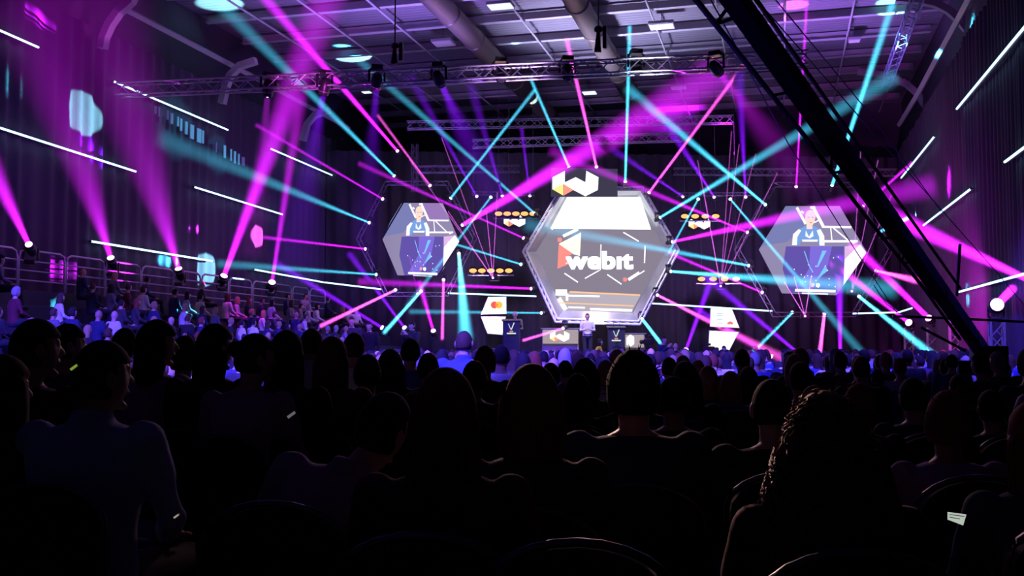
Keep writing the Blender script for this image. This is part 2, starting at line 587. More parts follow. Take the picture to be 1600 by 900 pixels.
H = 39.3
B = [
    # ring round the smaller side screen
    (616, 275, 40, 345, 8, 33, 4, 34, CYA, 2.0, 'cyan moving head above the smaller side screen aimed high over the main truss'),
    (621, 236, 40.5, 395, -25, 31, 4, 30, MAG, 4.0, 'magenta moving head at the lower end of the brightest diagonal crossing the main truss'),
    (835, 333, H, 556, 90, 39, 4, 22, CYA, 1.6, 'cyan moving head at the main hexagon edge aimed up toward the ceiling oval'),
    (745, 307, 40, 640, 118, 34, 3, 24, VIO, 1.2, 'first violet lamp on the batten between the two smaller hexagon tops'),
    (785, 306, 40, 735, 130, 34, 3, 26, VIO, 1.5, 'violet lamp above the small logo beside the main hexagon'),
    (828, 306, 40, 815, 200, 36, 3, 12, VIO, 1.2, 'violet lamp at the batten end touching the main hexagon'),
    (672, 290, 40, 590, 180, 36, 3, 9, PNK, 1.0, 'pink lamp on top of the smaller side screen ring'),
    (598, 311, 40, 400, 195, 33, 3, 12, MAG, .9, 'magenta lamp at the upper outer corner of the smaller ring, thin beam'),
    (577, 348, 40, 250, 215, 30, 3, 45, CYA, 1.7, 'cyan lamp at the outer edge of the smaller ring with a widening beam'),
    (571, 389, 40, 405, 370, 36, 3, 11, MAG, 1.6, 'magenta lamp at the outer tip of the smaller ring aimed at the drape'),
    (588, 429, 40, 340, 412, 34, 3, 22, CYA, 1.6, 'cyan lamp low on the outer side of the smaller ring aimed at the drape'),
    (618, 453, 40, 500, 510, 33, 4, 11, PNK, 1.9, 'pink lamp at the bottom of the smaller ring aimed down into the crowd'),
    (658, 455, 40, 600, 520, 32, 4, 11, CYA, 1.7, 'cyan lamp at the bottom of the smaller ring aimed down at the crowd'),
    (693, 437, 40, 691, 530, 36, 4, 9, PNK, 1.6, 'pink lamp with a straight down beam beside the smaller ring'),
    (717, 396, 40, 728, 530, 32, 5, 34, CYA, 4.2, 'cyan lamp with the widest downward cone by the smaller ring'),
    (704, 310, 40, 836, 140, 37, 4, 10, CYA, 1.7, 'cyan lamp at the inner top of the smaller ring aimed up to the ceiling'),
    (722, 352, 40, 1130, 110, 31, 6, 90, MAG, 6.5, 'magenta lamp throwing the broadest beam behind the white sign'),
    (767, 308, 40, 635, 480, 32, 3, 14, CYA, .9, 'cyan lamp on the batten aimed down across the smaller ring'),
    (653, 459, 40.5, 640, 400, 40, 3, 5, MAG, .4, 'dim magenta lamp low between the rings'),
    (814, 413, H, 700, 378, 35, 3, 7, CYA, 1.1, 'cyan lamp on the hexagon edge above the lower blinder'),
    (818, 372, H, 560, 255, 34, 3, 14, MAG, 1.3, 'magenta lamp on the hexagon edge beside the small logo'),
    (830, 451, H, 560, 440, 34, 4, 20, MAG, 1.5, 'magenta lamp low on the hexagon edge with a level beam'),
    (846, 489, H, 640, 487, 34, 3, 14, CYA, 1.2, 'cyan lamp near the foot of the hexagon with a level beam'),
    (880, 513, 38.6, 817, 532, 36, 4, 7, PNK, 1.7, 'pink lamp on the hexagon foot aimed at the speaker lectern'),
    # main hexagon
    (889, 261, 39, 828, 120, 38, 4, 10, CYA, 2.4, 'cyan lamp behind the white sign aimed at the ceiling'),
    (932, 261, 39, 885, 60, 33, 4, 14, PNK, 2.0, 'pink lamp behind the white sign aimed almost straight up'),
    (977, 284, 39, 984, 40, 34, 4, 12, CYA, 2.6, 'cyan lamp on top of the hexagon with an upright beam'),
    (1014, 301, 39, 1165, 98, 33, 4, 12, PNK, 1.9, 'pink lamp at the upper corner of the hexagon'),
    (1031, 340, H, 1400, 118, 32, 4, 40, CYA, 3.0, 'cyan lamp on the hexagon edge throwing a widening beam to the roof'),
    (1050, 378, H, 1620, 255, 30, 4, 75, MAG, 5.0, 'magenta lamp at the hexagon tip beaming across the larger screen'),
    (1048, 424, H, 1400, 452, 31, 4, 44, CYA, 4.0, 'cyan lamp under the hexagon tip with a level widening beam'),
    (1027, 461, H, 1235, 566, 31, 4, 26, PNK, 2.4, 'pink lamp low on the hexagon edge aimed down past the sponsor panels'),
    (1003, 498, H, 1032, 536, 35, 5, 8, CYA, 1.6, 'cyan lamp at the lower corner of the hexagon with a short beam'),
    # row beside the hexagon
    (1067, 307, 40, 930, 215, 34, 3, 22, VIO, 1.6, 'first violet lamp on the batten beyond the hexagon'),
    (1091, 311, 40, 1042, 400, 36, 3, 5, CYA, .9, 'cyan lamp on the batten aimed down at the hexagon tip'),
    (1116, 308, 40, 1040, 190, 34, 3, 22, VIO, 1.6, 'violet lamp in the middle of the batten over the four lamp blinder'),
    (1141, 311, 40, 1375, 585, 30, 3, 24, CYA, 1.5, 'cyan lamp on the batten sending a long beam down past the larger screen'),
    (1165, 308, 40, 1155, 110, 33, 3, 24, VIO, 1.6, 'last violet lamp on the batten, beam rising toward the crane'),
    # ring round the larger side screen
    (1196, 320, 40, 980, 138, 33, 4, 26, CYA, 2.6, 'cyan lamp at the upper corner of the larger ring aimed across the roof'),
    (1168, 363, 40, 860, 235, 34, 3, 26, MAG, 1.9, 'magenta lamp on the larger ring nearest the four lamp blinder'),
    (1170, 415, 40, 820, 350, 34, 4, 34, CYA, 2.2, 'cyan lamp on the larger ring beaming across the main hexagon'),
    (1191, 457, 40, 1045, 395, 36, 3, 10, MAG, 1.6, 'magenta lamp low on the larger ring aimed back at the hexagon'),
    (1238, 488, 40, 1158, 568, 33, 4, 14, CYA, 2.0, 'cyan lamp under the larger screen aimed down at the cameramen'),
    (1288, 490, 40, 1278, 575, 34, 5, 12, PNK, 2.0, 'pink lamp under the larger screen with a downward beam'),
    (1342, 463, 40, 1492, 582, 30, 5, 26, CYA, 5.0, 'cyan lamp throwing the strong beam down onto the truss tower'),
    (1369, 423, 40, 1530, 462, 33, 4, 40, PNK, 3.6, 'pink lamp at the outer edge of the larger ring behind the crane'),
    (1373, 363, 40, 1443, 329, 40, 5, 14, CYA, 4.5, 'cyan lamp on the larger ring lighting the pleated drape'),
    (1300, 290, 39, 1396, 2, 33, 5, 22, CYA, 3.4, 'cyan lamp with the tall steep beam rising to the roof'),
    (1244, 292, 40, 1262, -20, 33, 3, 10, MAG, 1.6, 'magenta lamp on top of the larger ring with an upright beam'),
    (1349, 322, 40, 1480, 205, 38, 4, 12, MAG, 2.4, 'magenta lamp at the corner of the larger ring shining past the boom'),
    (1313, 564, 36, 1311, 400, 34, 5, 24, VIO, 4.0, 'violet lamp on the floor with a vertical beam under the larger screen'),
    (1256, 559, 36, 1100, 430, 33, 5, 22, VIO, 1.8, 'violet lamp on the floor beneath the larger screen aimed at the stage'),
    (1205, 557, 36, 1085, 480, 34, 5, 16, VIO, 1.4, 'violet floor lamp beside the man in a purple jacket'),
    (1072, 546, 36, 1110, 440, 34, 5, 18, VIO, 2.2, 'violet floor lamp in front of the sponsor panels'),
    (597, 512, 36, 430, 410, 33, 5, 20, VIO, 1.5, 'violet floor lamp at the edge of the raised seating'),
    (632, 512, 36, 545, 395, 33, 4, 18, VIO, 1.5, 'violet floor lamp beside the photographer in a suit'),
    (677, 517, 36, 655, 440, 34, 5, 16, MAG, 1.5, 'magenta floor lamp between photographer and lectern'),
    (1420, 504, 37.6, 1300, 410, 34, 6, 22, MAG, 2.2, 'magenta lamp on top of the tower nearest the stage'),
    (1451, 497, 35, 1330, 380, 32, 8, 26, MAG, 2.6, 'magenta lamp on top of the tower hit by the cyan beam'),
]
UPW = {(1313, 564), (1256, 559), (1205, 557), (1072, 546), (597, 512), (632, 512), (677, 517), (1420, 504), (1451, 497)}
for (sx, sy, sd, ex, ey, ed, w0, w1, c, k, lab) in B:
    up = (sx, sy) in UPW
    beam(sx, sy, sd, ex, ey, ed, w0, w1, c, k, lab, .3, 'up' if up else 'down', lens=(3.8 if up else 2.6) if sx < 1400 else 5.5)
# the big lamp at the frame edge, aimed back over the crane
beam(1558, 476, 23.8, 1700, 330, 17, 12, 40, MAG, 3, 'biggest magenta lamp on the tower beside the crane', .4, 'up', 10)
beam(1640, 452, 20, 1385, 335, 27, 8, 44, MAG, 7, 'magenta lamp mounted on the purple drape shining over the crane', .35, 'down', 5)
# heads behind the guard rail
for sx, sy, ex, ey, ed, w0, w1, k, lab in (
        (45, 382, -95, 90, 21, 8, 100, 2.6, 'magenta lamp behind the railing with the first rail section'),
        (173, 403, 45, -10, 25, 8, 190, 2.1, 'magenta lamp behind the railing over the fourth rail section'),
        (279, 420, 135, -50, 28, 8, 230, 2.3, 'magenta lamp behind the railing next to the cyan wall patch'),
        (350, 431, 520, -30, 30, 8, 90, 3.6, 'magenta lamp behind the railing with the brightest slanting beam'),
        (425, 441, 470, 150, 34, 6, 34, 1.2, 'magenta lamp behind the railing nearest the stage')):
    p = PX(sx, sy, XL + 1.3)
    dd = (p - CAM).dot(FWD)
    beam(sx, sy, dd, ex, ey, dd - 5, w0, w1, MAG, k, lab, .42, 'up', lens=5.5)

# eight heads hanging from the main truss, some with beams added for purple haze
for i, (px, py) in enumerate(((418, 143), (505, 140), (588, 130), (690, 125), (783, 117), (888, 115), (996, 105), (1124, 106))):
    tt = (px - 184) / (1262 - 184)
    dd = 1 / ((1 - tt) / 29.8 + tt / 26.5)
    p = P(px, py + 8, dd)
    names = ['eighth and furthest', 'seventh', 'sixth', 'fifth', 'fourth', 'third', 'second', 'first']
    wide = {0: ((395, 400, 30), 70, MAG, .5), 1: ((455, 420, 31), 120, VIO, 1.2), 3: ((790, 345, 33), 120, VIO, 1.2), 7: ((1270, 300, 33), 110, MAG, .7), 2: ((570, 400, 33), 90, VIO, .6)}
    lab = 'black moving head under main truss, %s from crane' % names[i]
    if i in wide:
        (ex, ey, ed), ww, cc, kk = wide[i]
        moving_head(p, P(ex, ey, ed), .52, cc, lab + ', with added faint beam', .09, ww / 2 / F * ed, kk * 20, lens_r=.03, group='moving heads on the main truss')
    else:
        moving_head(p, p + Vector((.25, -.6, -1)), .52, VIO, lab + ', unlit', group='moving heads on the main truss')
# speakers / box clusters standing on the truss
for px, py, h, lab in ((620, 66, 34, 'black hoist and cable bag standing up from the main truss'), (938, 40, 42, 'taller black hoist with cable bag on the main truss near the crane')):
    tt = (px - 184) / (1262 - 184)
    dd = 1 / ((1 - tt) / 29.8 + tt / 26.5)
    s = dd / F
    t = thing('chain_hoist', lab, 'hoist', P(px, py + h, dd))
    bm = bmesh.new()
    box(bm, P(px + 7, py + h * .45, dd), (6 * s, .15, h * .85 * s), bev=.02)
    obj('cable_bag', bm, BLACK, t)
    bm = bmesh.new()
    ellipsoid(bm, P(px - 3, py + 6, dd), (7 * s, .12, 6 * s), 12, 8)
    obj('motor', bm, BLACK, t, True)
    bm = bmesh.new()
    tube(bm, [P(px - 3, py + 8, dd), P(px - 7, py + h, dd)], .05, 6)
    tube(bm, [P(px - 3, py + 8, dd), P(px - 1, py + h, dd)], .05, 6)
    obj('sling', bm, BLACK, t)
    bm = bmesh.new()
    c = P(px - 3, py, dd)
    tube(bm, [c, (c.x, c.y, ZC)], .02, 5)
    obj('chain', bm, BLACK, t)

# laser fans ----------------------------------------------------------
LZ = haze('laser_haze', .12)


def laser(px, py, d, ends, label):
    p = P(px, py, d)
    t = thing('laser_projector', label, 'laser projector', p)
    bm = bmesh.new()
    box(bm, p + Vector((0, .2, 0)), (.34, .36, .2), bev=.02)
    obj('housing', bm, BLACKP, t)
    bm = bmesh.new()
    tube(bm, [p + Vector((0, .03, 0)), p + Vector((0, 0, 0))], .04, 10)
    obj('aperture', bm, LENS[MAG], t)
    for ex, ey in ends:
        q = P(ex, ey, d - 3)
        dr = (q - p).normalized()
        a = p + dr * .06
        bm = bmesh.new()
        tube(bm, [a, q], [.016, .028], 8)
        BEAMS.append([obj('laser_beam', bm, LZ, t), None])
        l = bpy.data.lights.new('laser_light', 'AREA')
        l.shape = 'DISK'
        l.size = .03
        l.spread = R(.3)
        l.energy = 2.2
        l.color = (.9, .15, 1)
        BEAMS[-1][1] = link_light('laser_light', l, p + dr * .05, q)


laser(1331, 455, 38, [(1345, 235), (1372, 250), (1395, 300)], 'laser projector hanging below the larger screen')
laser(1126, 447, 38, [(1155, 225), (1143, 205), (1181, 240), (1100, 300), (1215, 270), (1090, 250)], 'laser projector under the lower four lamp blinder')
laser(770, 434, 38, [(777, 300), (700, 330), (690, 215), (760, 330), (640, 250)], 'laser projector under the lower five lamp blinder')
laser(1258, 494, 38, [(1225, 440), (1240, 430), (1268, 430)], 'small laser projector under the larger ring')


# LED tubes on walls and drapes ---------------------------------------
LED = emi('led_tube_light', (.42, .78, 1), 3.2)


def led(pts, label, r=.029):
    t = thing('led_tube', label, 'light tube', pts[0], group=None)
    bm = bmesh.new()
    tube(bm, pts, r, 8)
    obj('tube', bm, LED, t, True)
    bm = bmesh.new()
    back = Vector((-.06 if pts[0].x < -15 else .06, .0, 0)) if abs(pts[0].x - XL) < 2 or abs(pts[0].x - XR) < 2 else Vector((0, .07, 0))
    tube(bm, [p + back for p in pts], r * .8, 4)
    obj('mounting_rail', bm, BLACK, t)
    for a, b in ((pts[0], pts[1]), (pts[-1], pts[-2])):
        d = (a - b).normalized()
        bm = bmesh.new()
        tube(bm, [a, a + d * .05], r * 1.1, 8)
        obj('end_cap', bm, BLACKP, t)


xl, xr = XL + .5, XR - .35
for pp, lab in (
        ([(-15, 41), (60, 74)], 'glowing tube high on the draped wall at the picture corner'),
        ([(-15, 195), (212, 268)], 'longest glowing tube under the round cyan light patch'),
        ([(177, 127), (356, 203)], 'glowing tube crossing behind the end of the main truss'),
        ([(422, 232), (531, 279)], 'highest glowing tube nearest the smaller side screen'),
        ([(303, 292), (441, 335)], 'glowing tube at mid height crossed by the brightest magenta floor beam'),
        ([(142, 377), (332, 408)], 'low glowing tube just above the railing lamps'),
        ([(397, 421), (505, 441)], 'low glowing tube leading from the railing to the stage')):
    led([PX(x, y, xl) for x, y in pp], lab)
led([P(505, 441, 43), P(596, 452, 43)], 'low glowing tube beneath the smaller side screen')
led([P(700, 458, 43), P(838, 463, 43)], 'glowing tube above the red and yellow circles panel')
led([P(1018, 474, 42.5), P(1207, 486, 42.5)], 'glowing tube across the top of the sponsor panels')
led([P(1332, 490, 42), P(1404, 488, 42)], 'short glowing tube under the larger ring beside the tower')
led([P(1404, 488, 42), P(1455, 472, 40)], 'short rising glowing tube behind the crane foot')
for pp, lab in (([(1495, 457), (1615, 424)], 'lowest glowing tube over the biggest magenta lamp'),
                ([(1443, 352), (1517, 295)], 'glowing tube at mid height between two crane cables'),
                ([(1570, 253), (1625, 212)], 'glowing tube cut off by the frame edge halfway up the purple drape'),
                ([(1408, 278), (1460, 213)], 'short glowing tube beside the magenta light streak'),
                ([(1495, 170), (1615, 25)], 'highest and longest glowing tube on the purple drape')):
    led([PX(x, y, xr) for x, y in pp], lab, .028)


# ------------------------------------------------------------------ screens
NF = FWD.copy()
NF.z = 0
NF.normalize()


class Plane:
    """vertical plane facing the audience at optical depth d, turned by rot"""

    def __init__(s, px, py, d, rot=0):
        s.o = P(px, py, d)
        n = -NF
        n = Matrix.Rotation(R(rot), 3, 'Z') @ n
        s.n = n
        s.r = Vector((-n.y, n.x, 0))

    def at(s, px, py, off=0.):
        r = ray(px, py)
        o = s.o + s.n * off
        return CAM + r * ((o - CAM).dot(s.n) / r.dot(s.n))


def poly(bm, pl, pts, off, t=.02, mi=0):
    extrude_poly(bm, [pl.at(x, y, off) for x, y in pts], -pl.n, t, mi)


def strip(bm, pl, a, b, w, off, mi=0):
    ax, ay = a
    bx, by = b
    L = math.hypot(bx - ax, by - ay)
    nx, ny = -(by - ay) / L * w / 2, (bx - ax) / L * w / 2
    poly(bm, pl, [(ax + nx, ay + ny), (bx + nx, by + ny), (bx - nx, by - ny), (ax - nx, ay - ny)], off, .01, mi)


WHITE = emi('screen_white', (.95, .97, 1), 1.6)
HEX = Plane(938, 400, 40)
hexc = [(817, 393), (876, 294), (1004, 292), (1061, 391), (1000, 507), (868, 503)]
hc = (938, 396)


def sc(pts, k, c=hc):
    return [(c[0] + (x - c[0]) * k, c[1] + (y - c[1]) * k) for x, y in pts]


t = thing('hexagon_screen', 'huge hexagonal stage screen showing white webit lettering', 'stage screen', HEX.at(938, 505))
bm = bmesh.new()
poly(bm, HEX, sc(hexc, .83), 0, .12)
obj('screen_panel', bm, emi('screen_veil_grey', (.26, .225, .3), 1.0), t)  # haze veil over the screen put into its grey emission
# silver frame band
band_m = pbr('brushed_silver', (.45, .45, .5), .3, .5, var=.4, scale=1.5)
o_, i_ = sc(hexc, .965), sc(hexc, .83)
for k in range(6):
    bm = bmesh.new()
    a, b = o_[k], o_[(k + 1) % 6]
    c, d = i_[(k + 1) % 6], i_[k]
    va = [HEX.at(*a, .45), HEX.at(*b, .45), HEX.at(*c, .02), HEX.at(*d, .02)]
    extrude_poly(bm, va, -HEX.n, .06)
    obj('frame_panel', bm, band_m, t)
bm = bmesh.new()
poly(bm, HEX, [(886, 308), (1000, 308), (1017, 358), (860, 357)], .25, .1)
obj('upper_display', bm, emi('display_white', (.96, .98, 1), 2.2), t)
bm = bmesh.new()
for a, b, w in (((974, 363), (998, 377), 1.8), ((1008, 384), (1007, 411), 1.8), ((882, 427), (903, 441), 1.8), ((914, 435), (937, 422), 1.6),
                ((939, 382), (938, 422), 1.3), ((949, 429), (971, 444), 1.8), ((982, 437), (999, 426), 4.5), ((999, 428), (1007, 423), 1.6),
                ((880, 369), (903, 358), 4.5), ((862, 359), (868, 354), 1.4), ((884, 412), (892, 408), 1.2)):
    bm = bmesh.new()
    strip(bm, HEX, a, b, w, .04)
    obj('graphic_line', bm, WHITE, t)
bm = bmesh.new()
poly(bm, HEX, [(873, 382), (896, 395), (887, 402), (890, 412), (871, 420)], .04)
poly(bm, HEX, sc([(973, 433), (979, 433), (981, 437), (978, 441), (973, 440)], .8, (977, 437)), .05)
poly(bm, HEX, sc([(871, 371), (877, 371), (879, 375), (876, 379), (871, 378)], .9, (875, 375)), .05)
obj('red_graphic', bm, emi('screen_coral', (1, .27, .24), 1.15), t)
bm = bmesh.new()
poly(bm, HEX, [(873, 381), (908, 363), (906, 400), (896, 397)], .05)
obj('cream_graphic', bm, emi('screen_cream', (1, .9, .72), 1.3), t)


def text(s, pl, px, py, hpx, m, parent, off=.08, bold=.02, sx=1., name='lettering', heavy=0):
    c = bpy.data.curves.new('t', 'FONT')
    c.body = s
    c.size = 1
    c.align_x = 'CENTER'
    c.space_character = 1.08
    c.align_y = 'BOTTOM_BASELINE'
    c.offset = bold
    c.extrude = .01
    o = bpy.data.objects.new('t', c)
    COL.objects.link(o)
    dg = bpy.context.evaluated_depsgraph_get()
    me = bpy.data.meshes.new_from_object(o.evaluated_get(dg))
    bpy.data.objects.remove(o)
    p = pl.at(px, py, off)
    k = hpx / F * (p - CAM).dot(FWD)
    M = Matrix.Translation(p) @ Matrix((pl.r, (0, 0, 1), pl.n)).transposed().to_4x4() @ Matrix.Diagonal((k * sx, k, 1, 1))
    if parent:
        M = parent.matrix_basis.inverted() @ M
    if heavy:
        b2 = bmesh.new()
        for dx in (-heavy, 0, heavy):
            for dz in (-heavy, 0, heavy):
                m2 = me.copy()
                m2.transform(Matrix.Translation((dx, dz, .0005 * (dx * 3 + dz) / heavy)))
                b2.from_mesh(m2)
                bpy.data.meshes.remove(m2)
        b2.to_mesh(me)
        b2.free()
    me.transform(M)
    me.materials.clear()
    return link(name, me, m, parent)


text('webıt', HEX, 937, 419, 37, WHITE, t, .09, .012, 1.14, heavy=.036)
# lower caption display
bm = bmesh.new()
poly(bm, HEX, [(868, 456), (1001, 461), (985, 491), (884, 487)], .03)
obj('caption_display', bm, emi('screen_pale_grey', (.5, .45, .53), 1.0), t)
bm = bmesh.new()
for a, b, w in (((868, 457), (886, 457), 9), ((873, 466), (884, 484), 7), ((887, 462), (937, 463), 2.5), ((888, 480), (914, 481), 2.4), ((922, 483), (988, 485), 3.6), ((886, 459), (886, 470), 4)):
    strip(bm, HEX, a, b, w, .06)
obj('caption_graphic', bm, WHITE, t)
bm = bmesh.new()
for a, b, w in (((890, 456), (1000, 461), 2.2), ((872, 473), (990, 478), 1.6)):
    strip(bm, HEX, a, b, w, .07)
obj('orange_graphic', bm, emi('screen_orange', (1, .5, .25), 1.3), t)

BALU = pbr('glare_aluminium', (.88, .87, .9), .4, .1)  # aluminium made paler in place of glare on the hexagon truss
# truss round the hexagon
t = thing('hexagon_truss', 'aluminium truss ring framing the main hexagonal screen', 'truss', HEX.at(938, 507, .3))
for off, k in ((.5, 1.0), (.5, .955), (.15, 1.0)):
    pts = sc(hexc, k)
    for q in range(6):
        bm = bmesh.new()
        tube(bm, [HEX.at(*pts[q], off), HEX.at(*pts[(q + 1) % 6], off)], .045, 6)
        obj('chord', bm, BALU, t)
bm = bmesh.new()
for q in range(6):
    ia, ib = sc(hexc, .955)[q], sc(hexc, .955)[(q + 1) % 6]
    oa, ob = hexc[q], hexc[(q + 1) % 6]
    n = 10
    for i in range(n):
        f0, f1 = i / n, (i + 1) / n
        L0 = (oa[0] + (ob[0] - oa[0]) * f0, oa[1] + (ob[1] - oa[1]) * f0)
        L1 = (ia[0] + (ib[0] - ia[0]) * f1, ia[1] + (ib[1] - ia[1]) * f1)
        M0 = (ia[0] + (ib[0] - ia[0]) * f0, ia[1] + (ib[1] - ia[1]) * f0)
        tube(bm, [HEX.at(*L0, .5), HEX.at(*L1, .5)], .026, 4)
        tube(bm, [HEX.at(*L0, .15), HEX.at(*M0, .5)], .022, 4)
        tube(bm, [HEX.at(*L0, .15), HEX.at(*L0, .5)], .022, 4)
obj('bracing_lattice', bm, BALU, t)


# logo sign above -----------------------------------------------------
def logo(pl, cx, cy, k, parent, off, whites=WHITE):
    def T(pp):
        return [(cx + (x - 899) * k, cy + (y - 286.5) * k) for x, y in pp]
    w = [[(863.3, 277), (882.5, 267), (882.5, 286.5), (863, 296)],
         [(882.5, 285), (899.5, 276.8), (914.7, 285), (914.7, 306.5), (896, 296.7), (881.2, 287.5)],
         [(914.7, 285), (916.2, 267), (935.2, 277), (934, 296.7), (914.7, 306.5)]]
    bm = bmesh.new()
    for q in w:
        poly(bm, pl, T(q), off)
    obj('white_emblem', bm, whites, parent)
    bm = bmesh.new()
    poly(bm, pl, T([(863, 295.5), (880.2, 287.5), (880.2, 305.5)]), off + .01)
    obj('yellow_emblem', bm, emi('logo_yellow', (1, .72, .25), 1.3), parent)
    bm = bmesh.new()
    poly(bm, pl, T([(880.7, 287.5), (896, 296.7), (880.7, 305.5)]), off + .01)
    obj('coral_emblem', bm, emi('logo_coral', (1, .3, .22), 1.2), parent)


SG = Plane(900, 286, 38.8)
t = thing('logo_sign', 'dark sign panel with large white folded ribbon logo above the hexagon', 'sign', SG.at(899, 307))
bm = bmesh.new()
poly(bm, SG, [(861, 262), (965, 264), (965, 307), (861, 307)], -.05, .1)
obj('backing_panel', bm, emi('sign_panel_glow', (.05, .045, .08), 1), t)
logo(SG, 899, 286.5, 1, t, 0.0)


# side screens --------------------------------------------------------
def side_screen(px, py, d, rot, hexp, T, label, ring, ringlab):
    pl = Plane(px, py, d, rot)
    t = thing('side_screen', label, 'stage screen', pl.at(px, py + 50))
    bm = bmesh.new()
    poly(bm, pl, hexp, 0, .1)
    obj('screen_panel', bm, emi('imag_lilac', (.30, .26, .44), 1.0), t)

    def part(name, polys, m, off):
        bm = bmesh.new()
        for q in polys:
            poly(bm, pl, [T(*p) for p in q], off, .008)
        obj(name, bm, m, t)
    # content described in the frame of the larger screen's zoom (1100 x 900)
    part('dark_backdrop', [[(240, 112), (330, 112), (390, 260), (250, 390), (60, 420), (30, 445), (120, 280)]], emi('imag_blue_grey', (.2, .22, .48)), .012)
    part('upper_backdrop', [[(470, 112), (660, 112), (745, 262), (530, 262)]], emi('imag_mauve', (.33, .2, .5)), .012)
    part('lectern_image', [[(240, 425), (695, 425), (690, 740), (640, 790), (270, 790), (215, 600)]], emi('imag_violet', (.13, .09, .42)), .014)
    part('lectern_glow', [[(430, 425), (600, 425), (560, 600), (430, 780), (300, 780), (420, 600)]], emi('imag_bright_violet', (.22, .16, .75)), .018)
    part('white_wall_image', [[(700, 520), (820, 410), (868, 475), (690, 735)]], emi('imag_white', (1, .93, 1), 1.2), .016)
    part('pink_wall_image', [[(700, 425), (800, 415), (815, 412), (700, 525)]], emi('imag_pink', (.8, .5, .85), 1.0), .017)
    bm = bmesh.new()
    for a, b, w in (((325, 120), (395, 250), 20), ((450, 112), (535, 275), 24), ((530, 272), (752, 275), 16), ((540, 385), (800, 385), 18), ((590, 275), (600, 385), 9),
                    ((610, 280), (730, 380), 11), ((430, 120), (470, 125), 20), ((360, 150), (380, 165), 14), ((455, 240), (500, 220), 10), ((800, 380), (760, 400), 14)):
        strip(bm, pl, T(*a), T(*b), w * abs(T(1, 0)[0] - T(0, 0)[0]), .02)
    obj('truss_image', bm, emi('imag_truss', (1, .9, 1), 1.2), t)
    # the speaker shown on the screen
    part('shirt_image', [[(350, 285), (400, 262), (450, 262), (510, 290), (535, 410), (500, 415), (490, 385), (355, 385), (345, 415), (290, 415), (300, 330)]], emi('imag_shirt', (.2, .38, .8), 1.0), .03)
    part('sleeve_image', [[(288, 415), (296, 330), (340, 290), (360, 300), (330, 350), (325, 415)], [(503, 418), (500, 350), (480, 300), (510, 290), (540, 345), (542, 418)],
                          [(365, 372), (490, 372), (485, 388), (370, 388)], [(395, 300), (420, 350), (450, 300), (455, 345), (425, 362), (392, 345)]], emi('imag_sleeve', (.9, .92, 1), 1.2), .034)
    part('head_image', [[(405, 150), (435, 138), (462, 150), (472, 190), (462, 235), (447, 262), (447, 290), (402, 290), (402, 255), (390, 215), (393, 175)]], emi('imag_skin', (1, .68, .6), 1.15), .038)
    part('face_shade_image', [[(408, 196), (425, 192), (425, 199), (408, 202)], [(440, 192), (458, 196), (458, 202), (440, 199)], [(425, 236), (445, 236), (440, 243), (428, 243)]], emi('imag_feature', (.6, .25, .25), 1), .042)
    part('beam_graphic', [[(525, 458), (558, 458), (490, 590), (482, 580)], [(380, 460), (388, 462), (420, 560), (414, 562)], [(545, 578), (570, 612), (480, 685)],
                          [(415, 570), (422, 568), (455, 625), (447, 630)]], emi('imag_cyan', (.2, .55, 1), 1.1), .024)
    dots = []
    for x, y in ((305, 604), (385, 665), (612, 514), (650, 508), (578, 678), (577, 727), (625, 740), (475, 580), (548, 578), (418, 568), (565, 612), (475, 690), (360, 645), (410, 655), (392, 700), (440, 660)):
        dots.append([(x - 5, y), (x, y - 6), (x + 5, y), (x, y + 6)])
    part('dot_graphic', dots, emi('imag_dot', (.8, .95, 1), 1.2), .026)
    part('caption_bar', [[(312, 757), (628, 765), (628, 785), (312, 777)], [(365, 785), (570, 793), (570, 803), (365, 795)], [(475, 715), (500, 712), (508, 730), (495, 748), (475, 740)]],
         emi('imag_caption', (.9, 1, 1), 1.3), .03)
    part('coral_dot', [[(440, 712), (460, 712), (465, 728), (455, 742), (435, 740)]], emi('imag_coral', (1, .35, .4), 1.1), .03)
    bm = bmesh.new()
    c = ((hexp[0][0] + hexp[3][0]) / 2, (hexp[1][1] + hexp[4][1]) / 2)
    for kk in range(6):
        a, b = sc(hexp, 1.02, c)[kk], sc(hexp, 1.02, c)[(kk + 1) % 6]
        strip(bm, pl, a, b, 2.2, .03)
    obj('bezel', bm, BLACK, t)
    # dark hexagonal truss ring carrying the lamps
    rg = Plane(px, py, d + .4, rot)
    t2 = thing('hexagon_ring', ringlab, 'truss', rg.at(ring[0], ring[1] + ring[3]))
    cx, cy, rx, ry = ring
    base = [(cx - rx, cy), (cx - rx * .52, cy - ry), (cx + rx * .52, cy - ry), (cx + rx, cy), (cx + rx * .52, cy + ry), (cx - rx * .52, cy + ry)]
    for kk in (1.0, 1.07):
        for q in range(6):
            bm = bmesh.new()
            pp = sc(base, kk, (cx, cy))
            tube(bm, [rg.at(*pp[q]), rg.at(*pp[(q + 1) % 6])], .022, 5)
            obj('chord', bm, DALU, t2)
    bm = bmesh.new()
    for q in range(6):
        a0, a1 = base[q], base[(q + 1) % 6]
        p2 = sc(base, 1.07, (cx, cy))
        b0, b1 = p2[q], p2[(q + 1) % 6]
        for i in range(9):
            f0, f1 = i / 9, (i + 1) / 9
            s0 = (a0, a1) if i % 2 else (b0, b1)
            s1 = (b0, b1) if i % 2 else (a0, a1)
            tube(bm, [rg.at(s0[0][0] + (s0[1][0] - s0[0][0]) * f0, s0[0][1] + (s0[1][1] - s0[0][1]) * f0),
                      rg.at(s1[0][0] + (s1[1][0] - s1[0][0]) * f1, s1[0][1] + (s1[1][1] - s1[0][1]) * f1)], .012, 4)
    obj('bracing_lattice', bm, DALU, t2)


def TR(x, y):
    return (1180 + x / 5., 300 + y / 5.)


